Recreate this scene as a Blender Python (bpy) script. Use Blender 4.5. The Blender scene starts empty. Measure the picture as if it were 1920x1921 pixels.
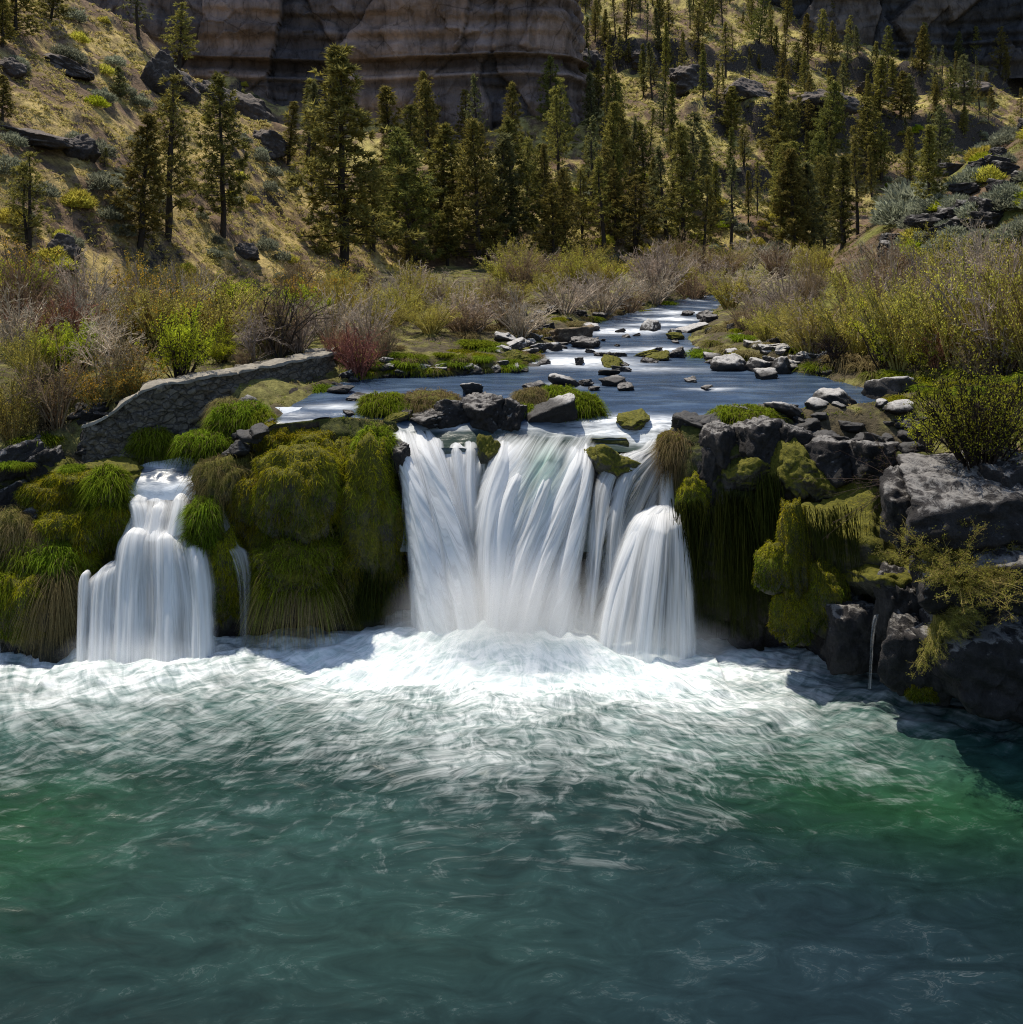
# Waterfall in a canyon - everything is built from code
import bpy, math, numpy as np
rng = np.random.default_rng(11)
sc = bpy.context.scene
COL = sc.collection
# ---------------------------------------------------------------- camera model
F, CX, HY, HC = 1800.0, 960.0, 440.0, 4.95      # focal length (px), principal column, horizon row, camera height
POOL = -5.5                                     # height of the lower pool; the upper river is about 0
def P(px, py, Y): return np.array([(px-CX)*Y/F, Y, HC-(py-HY)*Y/F])
cam_d = bpy.data.cameras.new("camera"); cam = bpy.data.objects.new("camera", cam_d); COL.objects.link(cam)
cam.location = (0, 0, HC); cam.rotation_euler = (math.pi/2, 0, 0)
cam_d.sensor_width = 36; cam_d.sensor_fit = 'AUTO'; cam_d.lens = F/1921*36
cam_d.shift_x = 0; cam_d.shift_y = -(960.5-HY)/1921
cam_d.clip_start = 0.1; cam_d.clip_end = 2000
sc.camera = cam
# ---------------------------------------------------------------- light
EL, AZ = math.radians(66), math.atan2(-0.62, 0.78)
to_sun = np.array([math.sin(AZ)*math.cos(EL), math.cos(AZ)*math.cos(EL), math.sin(EL)])
from mathutils import Vector, Matrix, Euler
sd = bpy.data.lights.new("sun", 'SUN'); sd.energy = 5.0; sd.angle = math.radians(0.5); sd.color = (1, .93, .80)
so = bpy.data.objects.new("sun", sd); COL.objects.link(so)
so.rotation_euler = Vector(to_sun).to_track_quat('Z', 'Y').to_euler(); so.location = (-40, 50, 80)
W = bpy.data.worlds.new("World"); sc.world = W; W.use_nodes = True
nt = W.node_tree; bg = nt.nodes["Background"]
sky = nt.nodes.new('ShaderNodeTexSky'); sky.sky_type = 'NISHITA'; sky.sun_disc = False
sky.sun_elevation = EL; sky.sun_rotation = AZ % (2*math.pi); sky.air_density = 1.0; sky.dust_density = 1.0
nt.links.new(sky.outputs[0], bg.inputs[0]); bg.inputs[1].default_value = 0.145
sc.view_settings.view_transform = 'Standard'; sc.view_settings.look = 'None'; sc.view_settings.exposure = 0
try:
    sc.cycles.use_denoising = True; sc.cycles.denoising_prefilter = 'NONE'; sc.cycles.filter_width = 1.1; sc.cycles.max_bounces = 8; sc.cycles.transparent_max_bounces = 24
    sc.cycles.caustics_reflective = False; sc.cycles.caustics_refractive = False; sc.cycles.volume_bounces = 2
    sc.cycles.sample_clamp_indirect = 4.0; sc.cycles.volume_step_rate = 2.0; sc.cycles.adaptive_threshold = 0.012
except Exception: pass
# ---------------------------------------------------------------- noise
_p = np.random.default_rng(3).permutation(256); _p = np.concatenate([_p, _p, _p])
_g = np.random.default_rng(4).normal(size=(256, 3)); _g /= np.linalg.norm(_g, axis=1)[:, None]
def pn(x, y, z=0.0):
    x, y, z = np.broadcast_arrays(np.asarray(x, float), np.asarray(y, float), np.asarray(z, float))
    xi = np.floor(x).astype(int); yi = np.floor(y).astype(int); zi = np.floor(z).astype(int)
    xf, yf, zf = x-xi, y-yi, z-zi
    u, v, w = (t*t*t*(t*(t*6-15)+10) for t in (xf, yf, zf))
    xi &= 255; yi &= 255; zi &= 255
    def gr(a, b, c):
        h = _p[_p[_p[xi+a]+yi+b]+zi+c]; g = _g[h]
        return g[..., 0]*(xf-a)+g[..., 1]*(yf-b)+g[..., 2]*(zf-c)
    def lp(a, b, t): return a+(b-a)*t
    return 1.5*lp(lp(lp(gr(0,0,0), gr(1,0,0), u), lp(gr(0,1,0), gr(1,1,0), u), v),
              lp(lp(gr(0,0,1), gr(1,0,1), u), lp(gr(0,1,1), gr(1,1,1), u), v), w)
def fbm(x, y, z=0.0, o=4, gain=.5):
    s, a = 0, 1.0
    for i in range(o):
        k = 2.0**i
        s = s+a*pn(np.asarray(x)*k+i*7.3, np.asarray(y)*k+i*3.1, np.asarray(z)*k+i*1.7); a *= gain
    return s
def cells(x, y, z, seed=0):
    """distance to the two nearest cell points and the id of the nearest (blocky rock)"""
    xi, yi, zi = (np.floor(t).astype(int) for t in (x, y, z))
    f1 = np.full(x.shape, 9.0); f2 = f1.copy(); idn = np.zeros(x.shape)
    r = np.random.default_rng(50+seed).random((256, 4))
    for a in (-1, 0, 1):
        for b in (-1, 0, 1):
            for c in (-1, 0, 1):
                h = _p[_p[_p[(xi+a) & 255]+((yi+b) & 255)]+((zi+c) & 255)]
                q = r[h]
                d = np.sqrt((xi+a+q[..., 0]-x)**2+(yi+b+q[..., 1]-y)**2+(zi+c+q[..., 2]-z)**2)
                nw = d < f1
                f2 = np.where(nw, f1, np.minimum(f2, d)); idn = np.where(nw, q[..., 3], idn); f1 = np.where(nw, d, f1)
    return f1, f2, idn
def sst(a, b, x):
    t = np.clip((np.asarray(x, float)-a)/(b-a), 0, 1); return t*t*(3-2*t)
def nrm(v): return v/np.maximum(np.linalg.norm(v, axis=-1, keepdims=True), 1e-9)
def catmull(t, pts):
    """smooth interpolation of rows pts (n,k) at parameters t in 0..1"""
    pts = np.asarray(pts, float); n = len(pts); x = np.clip(np.asarray(t), 0, 1)*(n-1)
    i = np.minimum(x.astype(int), n-2); f = (x-i)[:, None]
    p0 = pts[np.maximum(i-1, 0)]; p1 = pts[i]; p2 = pts[i+1]; p3 = pts[np.minimum(i+2, n-1)]
    return .5*((2*p1)+(-p0+p2)*f+(2*p0-5*p1+4*p2-p3)*f*f+(-p0+3*p1-3*p2+p3)*f**3)
# ---------------------------------------------------------------- mesh helpers
def mesh(name, v, faces, mat=None, col=None, uv=None, smooth=True, attrs=None):
    v = np.asarray(v, np.float32); me = bpy.data.meshes.new(name)
    if not isinstance(faces, (list, tuple)): faces = [faces]
    faces = [np.asarray(f, np.int32) for f in faces if len(f)]
    me.vertices.add(len(v)); me.vertices.foreach_set('co', v.ravel())
    loops = np.concatenate([f.ravel() for f in faces]); sizes = np.concatenate([np.full(len(f), f.shape[1], np.int32) for f in faces])
    me.loops.add(len(loops)); me.loops.foreach_set('vertex_index', loops)
    me.polygons.add(len(sizes)); me.polygons.foreach_set('loop_start', np.concatenate([[0], np.cumsum(sizes)[:-1]]).astype(np.int32))
    if smooth: me.polygons.foreach_set('use_smooth', np.ones(len(sizes), bool))
    if col is not None:
        c = np.ones((len(v), 4), np.float32); c[:, :3] = col
        me.attributes.new('Col', 'FLOAT_COLOR', 'POINT').data.foreach_set('color', c.ravel())
    for k, a in (attrs or {}).items():
        me.attributes.new(k, 'FLOAT', 'POINT').data.foreach_set('value', np.asarray(a, np.float32).ravel())
    if uv is not None:
        l = me.uv_layers.new(name='UVMap'); l.data.foreach_set('uv', np.asarray(uv, np.float32)[loops].ravel())
    me.update(calc_edges=True)
    if mat: me.materials.append(mat)
    return me
def obj(name, me, parent=None, loc=(0, 0, 0), rot=(0, 0, 0), sca=(1, 1, 1)):
    o = bpy.data.objects.new(name, me); COL.objects.link(o); o.location = loc; o.rotation_euler = rot; o.scale = sca
    if parent: o.parent = parent
    return o
def tag(o, label=None, cat=None, group=None, kind=None):
    if label: o['label'] = label
    if cat: o['category'] = cat
    if group: o['group'] = group
    if kind: o['kind'] = kind
    return o
def thing(name, label, cat, loc=(0, 0, 0), group=None, rotz=0, sca=(1, 1, 1)):
    return tag(obj(name, None, None, loc, (0, 0, rotz), sca), label, cat, group)
def grid(nu, nv):
    i = np.arange(nu*nv).reshape(nv, nu)
    return np.stack([i[:-1, :-1], i[:-1, 1:], i[1:, 1:], i[1:, :-1]], -1).reshape(-1, 4)
class Acc:
    def __init__(s): s.v = []; s.f = []; s.c = []; s.n = 0; s.lazy = {}
    def flush(s):
        for (n, k), L in s.lazy.items():
            pts = np.stack([l[0] for l in L]); rr_ = np.stack([l[1] for l in L]); m = len(L)
            d = nrm(np.gradient(pts, axis=1)); ref = np.where(np.abs(d[..., 2:3]) > .9, np.array([1., 0, 0]), np.array([0, 0, 1.])); a = nrm(np.cross(d, ref)); b = np.cross(d, a)
            th = np.arange(k)*2*np.pi/k
            v = pts[:, :, None]+rr_[:, :, None, None]*(np.cos(th)[None, None, :, None]*a[:, :, None]+np.sin(th)[None, None, :, None]*b[:, :, None])
            i = np.arange(m*n*k).reshape(m, n, k); j = np.roll(i, -1, 2)
            f = np.stack([i[:, :-1], j[:, :-1], j[:, 1:], i[:, 1:]], -1).reshape(-1, 4)
            s.add(v.reshape(-1, 3), f, np.repeat(np.stack([np.broadcast_to(l[2], 3) for l in L]), n*k, 0))
        s.lazy = {}
    def add(s, v, f, c):
        if v is None:
            p = np.asarray(f[0], float); s.lazy.setdefault((len(p), f[2]), []).append((p, np.broadcast_to(f[1], len(p)), c)); return
        v = np.asarray(v); s.v.append(v); s.f.append(np.asarray(f)+s.n); s.n += len(v)
        c = np.asarray(c, float); s.c.append(np.broadcast_to(c, (len(v), 3)))
    def mesh(s, name, mat, smooth=False):
        s.flush(); fs = {}
        for f in s.f: fs.setdefault(f.shape[1], []).append(f)
        return mesh(name, np.concatenate(s.v), [np.concatenate(x) for x in fs.values()], mat, np.concatenate(s.c), smooth=smooth)
def tube(pts, r, k=3):
    """tapered tube along pts (n,3) with radii r (n)"""
    pts = np.asarray(pts, float); n = len(pts); d = nrm(np.gradient(pts, axis=0))
    ref = np.where(np.abs(d[:, 2:3]) > .9, [[1., 0, 0]], [[0, 0, 1.]]); a = nrm(np.cross(d, ref)); b = np.cross(d, a)
    th = np.arange(k)*2*np.pi/k
    v = pts[:, None]+np.asarray(r)[:, None, None]*(np.cos(th)[None, :, None]*a[:, None]+np.sin(th)[None, :, None]*b[:, None])
    i = np.arange(n*k).reshape(n, k); j = np.roll(i, -1, 1)
    return v.reshape(-1, 3), np.stack([i[:-1], j[:-1], j[1:], i[1:]], -1).reshape(-1, 4)
def tubeL(pts, r, k=3): return None, (pts, r, k)
def blades(base, d, L, Wd, droop, col0, col1, seg=3, r=rng):
    """grass blades or hanging strands: one strip each"""
    base = np.asarray(base, float); n = len(base); d = nrm(np.asarray(d, float))
    L = np.broadcast_to(L, n); Wd = np.broadcast_to(Wd, n); droop = np.broadcast_to(droop, n)
    s = nrm(np.cross(d, r.normal(size=(n, 3)))); vs = []; cs = []
    c0 = np.broadcast_to(col0, (n, 3)); c1 = np.broadcast_to(col1, (n, 3))
    for k in range(seg+1):
        t = k/seg; c = base+d*(L*t)[:, None]; c = c-np.array([0, 0, 1.])*(droop*L*t*t)[:, None]
        w = (Wd*.5*(1-t*.85))[:, None]; vs += [c-s*w, c+s*w]; cs += [c0+(c1-c0)*t]*2
    v = np.stack(vs, 1).reshape(-1, 3); c = np.stack(cs, 1).reshape(-1, 3); m = 2*(seg+1)
    o = (np.arange(n)*m)[:, None, None]
    q = np.array([[2*k, 2*k+1, 2*k+3, 2*k+2] for k in range(seg)])[None]
    return v, (o+q).reshape(-1, 4), c
def leaves(pos, size, c, r=rng, d=None, wr=.35):
    """small pointed leaves: one tri each"""
    n = len(pos); d = nrm(r.normal(size=(n, 3))) if d is None else nrm(d)
    s = nrm(np.cross(d, r.normal(size=(n, 3)))); size = np.broadcast_to(size, n)[:, None]
    v = np.stack([pos-s*size*wr*.5, pos+s*size*wr*.5, pos+d*size], 1).reshape(-1, 3)
    return v, np.arange(3*n).reshape(n, 3), np.repeat(np.broadcast_to(c, (n, 3)), 3, 0)
def ico(sub):
    import bmesh
    b = bmesh.new(); bmesh.ops.create_icosphere(b, subdivisions=sub, radius=1)
    v = np.array([x.co[:] for x in b.verts]); f = np.array([[y.index for y in x.verts] for x in b.faces]); b.free(); return v, f
ICO = {k: ico(k) for k in (3, 4, 5)}
# ---------------------------------------------------------------- materials
def nodes(name):
    m = bpy.data.materials.new(name); m.use_nodes = True; t = m.node_tree; t.nodes.clear()
    out = t.nodes.new('ShaderNodeOutputMaterial')
    def N(kind, ins=None, **kw):
        n = t.nodes.new('ShaderNode'+kind)
        for k, v in kw.items(): setattr(n, k, v)
        for k, v in (ins or {}).items():
            if hasattr(v, 'is_linked'): t.links.new(v, n.inputs[k])
            else: n.inputs[k].default_value = v
        return n
    return m, t, out, N
def c4(c): return (c[0], c[1], c[2], 1)
def ramp(N, fac, stops):
    r = N('ValToRGB', {'Fac': fac}); e = r.color_ramp.elements
    while len(e) < len(stops): e.new(.5)
    for k, (p, c) in enumerate(stops): e[k].position = p; e[k].color = c4(c) if not np.isscalar(c) else (c, c, c, 1)
    return r.outputs[0]
def mixc(N, fac, a, b, mode='MIX'):
    n = N('Mix', None, data_type='RGBA', blend_type=mode); t = n.id_data
    for i, v in ((0, fac), (6, a), (7, b)):
        if hasattr(v, 'is_linked'): t.links.new(v, n.inputs[i])
        else: n.inputs[i].default_value = c4(v) if i > 0 else v
    return n.outputs[2]
def mth(N, op, a, b=0.0, c=0.0, clamp=False):
    n = N('Math', {0: a, 1: b, 2: c}, operation=op); n.use_clamp = clamp; return n.outputs[0]
def mat_foliage(name, trans=.45, var=.35, gloss=0.0):
    m, t, out, N = nodes(name); a = N('Attribute', attribute_name='Col'); oi = N('ObjectInfo')
    v = mth(N, 'MULTIPLY_ADD', oi.outputs['Random'], var, 1-var*.5)
    h = N('HueSaturation', {'Hue': mth(N, 'MULTIPLY_ADD', oi.outputs['Random'], .03, .485), 'Value': v, 'Color': a.outputs['Color']})
    d = N('BsdfDiffuse', {'Color': h.outputs[0]}); tr = N('BsdfTranslucent', {'Color': h.outputs[0]})
    s = N('MixShader', {0: trans, 1: d.outputs[0], 2: tr.outputs[0]})
    if gloss: s = N('MixShader', {0: gloss, 1: s.outputs[0], 2: N('BsdfGlossy', {'Roughness': .4, 'Color': (1, 1, 1, 1)}).outputs[0]})
    t.links.new(s.outputs[0], out.inputs[0]); return m
def mat_vc(name, rough=.9, bump=.0, bscale=8.0, nvar=.3, nscale=6.0, obvar=0.0):
    """vertex colour times fine noise"""
    m, t, out, N = nodes(name); a = N('Attribute', attribute_name='Col'); tc = N('TexCoord')
    n1 = N('TexNoise', {'Vector': tc.outputs['Object'], 'Scale': nscale, 'Detail': 8.0, 'Roughness': .65})
    f = mth(N, 'MULTIPLY_ADD', n1.outputs[0], nvar*2.4, 1-nvar*1.2)
    if obvar: f = mth(N, 'MULTIPLY', f, mth(N, 'MULTIPLY_ADD', N('ObjectInfo').outputs['Random'], obvar, 1-obvar*.5))
    mm = N('VectorMath', {0: a.outputs['Color']}, operation='SCALE'); t.links.new(f, mm.inputs['Scale'])
    b = N('BsdfPrincipled', {'Base Color': mm.outputs[0], 'Roughness': rough}); b.inputs['Specular IOR Level'].default_value = .25
    if bump:
        n2 = N('TexNoise', {'Vector': tc.outputs['Object'], 'Scale': bscale, 'Detail': 6.0, 'Roughness': .6})
        t.links.new(N('Bump', {'Strength': bump, 'Distance': .06, 'Height': n2.outputs[0]}).outputs[0], b.inputs['Normal'])
    t.links.new(b.outputs[0], out.inputs[0]); return m
def mat_rock(name, base, lit_top, moss=0.0, mossc=(.10, .11, .012), wet_z=None, lit_amt=.5, scale=1.0, line=False):
    """basalt: dark sides, pale sunlit patches painted on the upper faces, optional moss and a dark wet foot"""
    m, t, out, N = nodes(name); g = N('NewGeometry'); tc = N('TexCoord'); pos = g.outputs['Position']
    nz = N('SeparateXYZ', {0: g.outputs['Normal']}).outputs[2]; pz = N('SeparateXYZ', {0: pos}).outputs[2]
    n1 = N('TexNoise', {'Vector': pos, 'Scale': 1.7*scale, 'Detail': 9.0, 'Roughness': .68}).outputs[0]
    n2 = N('TexNoise', {'Vector': pos, 'Scale': 9.0*scale, 'Detail': 8.0, 'Roughness': .7}).outputs[0]
    n3 = N('TexNoise', {'Vector': pos, 'Scale': 3.1*scale, 'Detail': 7.0, 'Roughness': .75, 'Distortion': .6}).outputs[0]
    c = ramp(N, n1, [(.3, [x*.45 for x in base]), (.5, base), (.72, [x*1.7 for x in base])])
    c = mixc(N, .8, c, ramp(N, n2, [(.3, .35), (.5, .75), (.7, 1.25)]), 'MULTIPLY')
    up = mth(N, 'MULTIPLY_ADD', n3, 2.2, mth(N, 'ADD', mth(N, 'MULTIPLY', nz, .8), -1.55+lit_amt*.5))  # sun on the tops put into the colour: paler where faces turn up
    c = mixc(N, mth(N, 'MULTIPLY', up, 3.6, clamp=True), c, mixc(N, .7, lit_top, ramp(N, n2, [(.3, .5), (.55, 1.1)]), 'MULTIPLY'))
    if moss:
        mn = N('TexNoise', {'Vector': pos, 'Scale': 1.15*scale, 'Detail': 5.0, 'Roughness': .6}).outputs[0]
        mf = mth(N, 'MULTIPLY', mth(N, 'ADD', mth(N, 'MULTIPLY_ADD', nz, .3, -.66+moss*.25), mth(N, 'MULTIPLY_ADD', n3, .5, mth(N, 'MULTIPLY', mn, .5))), 6.0, clamp=True)
        mc = ramp(N, n2, [(.3, [x*.35 for x in mossc]), (.55, mossc), (.75, [mossc[0]*2.2, mossc[1]*1.7, mossc[2]*1.2])])
        c = mixc(N, mf, c, mc)
    rough = .85
    if line:
        w = N('MapRange', {'Value': mth(N, 'MULTIPLY_ADD', n1, -.25, pz), 'From Min': .16, 'From Max': .02}).outputs[0]
        c = mixc(N, mth(N, 'MULTIPLY', w, .85), c, (.018, .016, .015))
    if wet_z is not None:
        w = N('MapRange', {'Value': mth(N, 'MULTIPLY_ADD', n1, 1.5, pz), 'From Min': wet_z+1.8, 'From Max': wet_z+.2}).outputs[0]
        c = mixc(N, w, c, mixc(N, .78, c, (.012, .008, .010)))
        rough = mth(N, 'MULTIPLY_ADD', w, -.5, .85)
    b = N('BsdfPrincipled', {'Base Color': c, 'Roughness': rough}); b.inputs['Specular IOR Level'].default_value = .3
    h = mth(N, 'ADD', n2, mth(N, 'MULTIPLY', n3, 1.5))
    t.links.new(N('Bump', {'Strength': .7, 'Distance': .09/scale, 'Height': h}).outputs[0], b.inputs['Normal'])
    t.links.new(b.outputs[0], out.inputs[0]); return m
# ================================================================ TERRAIN
def ip(x, xs, ys): return np.interp(x, xs, ys)
def zw(Y): return ip(Y, [24, 26.2, 26.8, 27.3, 28, 29, 31, 40, 50, 60, 75], [-3, -1.1, -.62, -.36, -.2, -.1, 0, .05, .25, .5, .8])
def XL(Y): return ip(Y, [26, 27.5, 29, 31, 32.5, 33.4, 34.8, 38, 42, 46, 52, 60, 64, 75], [-6.8, -7.2, -7, -6.6, -6.2, -5.0, -.2, .6, 1.0, 2.6, 4.2, 8.6, 10.5, 17])
def XR(Y): return ip(Y, [26, 26.9, 27.6, 29.7, 34, 37, 38.7, 44.5, 52, 60, 64, 75], [4.5, 4.6, 10.2, 12.4, 11.2, 8.6, 8.3, 8.6, 10.6, 13.4, 15, 22])
XS = [-40, -16, -13.3, -11, -10.2, -8.3, -7.8, -6.5, -4.7, -3.3, -2.8, 1.8, 2.2, 3.2, 3.5, 4.2, 4.6, 7.5, 10.3, 13.3, 17, 40]
YT = [27, 26.5, 26.4, 26.2, 25.6, 25.6, 25.9, 26.3, 26.6, 27.0, 27.2, 27.2, 26.6, 26.6, 26.6, 26.5, 26.1, 25.4, 23.2, 21.9, 21.9, 22.2]
ZT = [-.5, -1.1, -1.3, -1.5, -2.1, -2.1, -1.2, -.25, -.1, -.3, -1.2, -1.2, -.75, -.75, -1.3, -1.2, -.15, -.35, -.35, -.2, .2, .8]
YB = [22.5, 23.3, 23.3, 23.4, 23.6, 24.2, 24.4, 24.9, 25.3, 25.8, 26.2, 26.2, 25.4, 25.0, 24.9, 24.6, 24.2, 23.1, 21.0, 20.7, 20.7, 20.8]
def yt(X): return ip(X, XS, YT)
def hill_left(X, Y):
    toe = ip(Y, [20, 35, 60, 95], [-18, -16, -11.5, -5.0])
    n = fbm(X*.11, Y*.11, 1.0, 4)
    a = .93*(toe-X)+1.1*n+.35*fbm(X*.45, Y*.45, 2.0, 3)
    b = 1.25*(100+.35*(X+20)-Y)+2*n+1
    return np.minimum(a, b)
def hill_right(X, Y):
    toe = ip(Y, [18, 25, 35, 46, 56, 70], [14.5, 13.6, 12.4, 12.2, 15.5, 25])
    n = fbm(X*.16, Y*.16, 5.0, 4)
    a = .62*(X-toe)+.25*np.maximum(Y-30, 0)*sst(13, 20, X)*.3+.9*n
    return np.minimum(a, 1.2*(63-Y)+3+2*n)
def hill_far(X, Y):
    n = fbm(X*.045, Y*.045, 9.0, 4); g = fbm(X*.16+Y*.05, Y*.02, 11.0, 3)
    z = 2.2+.6*(Y-91)-.25*np.maximum(X-5, -4)+3.2*n+1.2*g
    z = np.where(z > 2, z, 2+(z-2)*.3)
    zc = z+2.5*fbm(X*.09, Y*.09, 3.0, 3)
    for z0, A, w in ((20.5, 2.6, .8), (33, 2.2, .8), (12, 1.0, .5)):
        z = z+A*np.tanh((zc-z0)/w)*np.exp(-((zc-z0)/5)**2)*sst(-.25, .15, fbm(X*.05, Y*.05, 21+z0, 2))
    return z+.35*fbm(X*.4, Y*.4, 4.0, 3)
def bank(X, Y):
    d = np.maximum(XL(Y)-X, X-XR(Y)); w = zw(Y)
    nb = fbm(X*.55, Y*.55, 6.0, 4)
    z = w+np.where(d > 0, .12+.25*sst(0, .9, d)+.06*np.minimum(d, 12)+.16*nb, -.75*sst(0, 1.4, -d)+.1)
    far = sst(66, 76, Y); z = z*(1-far)+far*(1.6+.2*nb)                   # the river bends out of sight behind the right bank
    return z
def terrain(X, Y, lab=False):
    X = np.asarray(X, float); Y = np.asarray(Y, float)
    s = np.stack([bank(X, Y), hill_left(X, Y), hill_right(X, Y), hill_far(X, Y)])
    k = s.argmax(0); z = s.max(0)
    # soften the meeting lines
    s2 = np.sort(s, 0)[-2]; z = z+.35*np.exp(-((z-s2)/.5)**2)
    t0 = yt(X); off = 1.4*np.exp(-((X+9.2)/1.3)**2)
    t = sst(0, 1, (Y-t0-off)/np.where(X < -7.5, 2.6, 1.2))
    zt = ip(X, XS, ZT)+.12*fbm(X*.8, Y*.8, 8.0, 3)
    z = zt*(1-t)+z*t
    return (z, k) if lab else z
def onground(px, py, y0=25.8, y1=240):
    """where the view through a pixel of the photo meets the terrain"""
    px = np.atleast_1d(np.asarray(px, float)); py = np.atleast_1d(np.asarray(py, float))
    Ys = np.geomspace(y0, y1, 420); out = np.zeros((len(px), 3))
    for i in range(0, len(px), 64):
        a, b = px[i:i+64, None], py[i:i+64, None]
        X = (a-CX)*Ys/F; Z = HC-(b-HY)*Ys/F; hit = terrain(X, np.broadcast_to(Ys, X.shape)) > Z
        j = np.where(hit.any(1), hit.argmax(1), len(Ys)-1); Y = Ys[j]
        out[i:i+64, 0] = (a[:, 0]-CX)*Y/F; out[i:i+64, 1] = Y; out[i:i+64, 2] = terrain(out[i:i+64, 0], Y)
    return out
def onwater(px, py):
    Y = 30.0
    for _ in range(40): Y = .5*Y+.5*F*(HC-float(zw(Y)))/(py-HY)
    return np.array([(px-CX)*Y/F, Y, float(zw(Y))])
# --- terrain mesh: rows run away from the ledge
ss = np.concatenate([np.linspace(-1.05, -.63, 60), np.linspace(-.62, .62, 640), np.linspace(.63, 1.05, 60)])
Y0 = np.full(len(ss), 25.0)
for _ in range(60): Y0 = .5*Y0+.5*yt(ss*Y0)
NR = 520; rows = np.linspace(0, 1, NR)[:, None]
Yg = Y0[None]*(235/Y0[None])**(rows**1.15); Xg = ss[None]*Yg
Zg, Kg = terrain(Xg, Yg, True)
V = np.stack([Xg, Yg, Zg], -1).reshape(-1, 3)
n1 = fbm(V[:, 0]*.25, V[:, 1]*.25, V[:, 2]*.25, 4); n2 = fbm(V[:, 0]*1.3, V[:, 1]*1.3, V[:, 2]*1.3, 3)
k = Kg.ravel()
soil = np.array([.19, .13, .085]); straw = np.array([.48, .36, .14]); green = np.array([.10, .11, .030]); damp = np.array([.10, .082, .05])
m = sst(-.35, .35, n1+.5*n2)[:, None]; C = soil*(1-m)+straw*m
mf = sst(-.3, .5, n1+.6*n2)[:, None]; Cf = (soil*.95)*(1-mf)+np.array([.42, .35, .12])*mf
C = np.where((k == 3)[:, None], Cf, C)
mg = sst(-.2, .4, n1-.3*n2)[:, None]; C = np.where((k == 2)[:, None], soil*.8*(1-mg)+np.array([.16, .16, .045])*mg, C)
mb = sst(-.3, .3, n2+n1)[:, None]; C = np.where((k == 0)[:, None], damp*(1-mb)+np.array([.19, .175, .06])*mb, C)
def mat_ground():
    m, t, out, N = nodes("ground"); a = N('Attribute', attribute_name='Col'); g = N('NewGeometry'); pos = g.outputs['Position']
    nz = N('SeparateXYZ', {0: g.outputs['True Normal']}).outputs[2]
    n1 = N('TexNoise', {'Vector': pos, 'Scale': 1.1, 'Detail': 10.0, 'Roughness': .72}).outputs[0]
    n2 = N('TexNoise', {'Vector': pos, 'Scale': 5.0, 'Detail': 8.0, 'Roughness': .7}).outputs[0]
    c = mixc(N, 1.0, a.outputs['Color'], ramp(N, n1, [(.3, .45), (.5, 1.0), (.7, 1.5)]), 'MULTIPLY')
    c = mixc(N, .7, c, ramp(N, n2, [(.35, .4), (.5, 1.0), (.65, 1.35)]), 'MULTIPLY')
    st = mth(N, 'MULTIPLY', mth(N, 'SUBTRACT', mth(N, 'MULTIPLY_ADD', n1, .25, .50), nz), 9.0, clamp=True)
    rock = ramp(N, n2, [(.3, (.02, .018, .017)), (.55, (.075, .063, .055)), (.75, (.15, .125, .105))])
    c = mixc(N, st, c, rock)
    b = N('BsdfPrincipled', {'Base Color': c, 'Roughness': .95}); b.inputs['Specular IOR Level'].default_value = .1
    t.links.new(N('Bump', {'Strength': .9, 'Distance': .25, 'Height': mth(N, 'ADD', n1, mth(N, 'MULTIPLY', n2, .35))}).outputs[0], b.inputs['Normal'])
    t.links.new(b.outputs[0], out.inputs[0]); return m
M_ground = mat_ground()
FQ = grid(len(ss), NR); kf = k[FQ[:, 0]]
for i, nm in enumerate(("riverbank", "hillside", "hillside", "hillside")):
    f = FQ[kf == i]; u, inv = np.unique(f, return_inverse=True)
    tag(obj(nm, mesh(nm, V[u], inv.reshape(f.shape), M_ground, C[u])), kind='structure')
# ================================================================ THE LEDGE the water falls over (one rock step across the river)
M_ledge = mat_rock("ledge basalt", (.070, .060, .055), (.26, .25, .24), moss=.9, mossc=(.060, .066, .010), wet_z=-4.6, lit_amt=.35)
xs = np.arange(-30, 30, .05); nt_ = 130; tt = np.linspace(0, 1, nt_)[:, None]
Yt_, Yb_, Zt_ = yt(xs)[None], ip(xs, XS, YB)[None], ip(xs, XS, ZT)[None]
pw = ip(xs, [-30, -8, -3, 2, 4.6, 30], [.8, .9, .8, .8, .45, .45])[None]
under = ip(xs, [-30, 4, 5, 30], [.1, .1, .7, .7])[None]
Yl = Yt_+(Yb_-Yt_)*tt**pw+under*sst(.6, 1, tt); Zl = Zt_+(-6.6-Zt_)*tt
Xl = np.broadcast_to(xs[None], Yl.shape)
f1, f2, cid = cells(Xl*.75, Yl*.75+3, Zl*.42, 1)
f1b, f2b, cidb = cells(Xl*1.9+5, Yl*1.9, Zl*1.3, 2)
disp = .75*(cid-.5)-.30*np.exp(-(f2-f1)*9)+.28*(cidb-.5)-.10*np.exp(-(f2b-f1b)*9)+.22*fbm(Xl*.9, Yl*.9, Zl*.9, 5)
amp = ip(xs, [-30, -11, -10, -3.5, -2.5, 3.5, 5, 30], [1, 1, .5, .7, .35, .35, 1, 1])[None]*sst(0, .06, tt)
Yl = Yl-disp*amp
back = np.stack([Xl[0], Yl[0]+1.0, Zl[0]-.35], -1)
Vl = np.concatenate([back[None], np.stack([Xl, Yl, Zl], -1)]).reshape(-1, 3)
tag(obj("rock_ledge", mesh("rock_ledge", Vl, grid(len(xs), nt_+1)[:, ::-1], M_ledge)), kind='structure')
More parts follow.
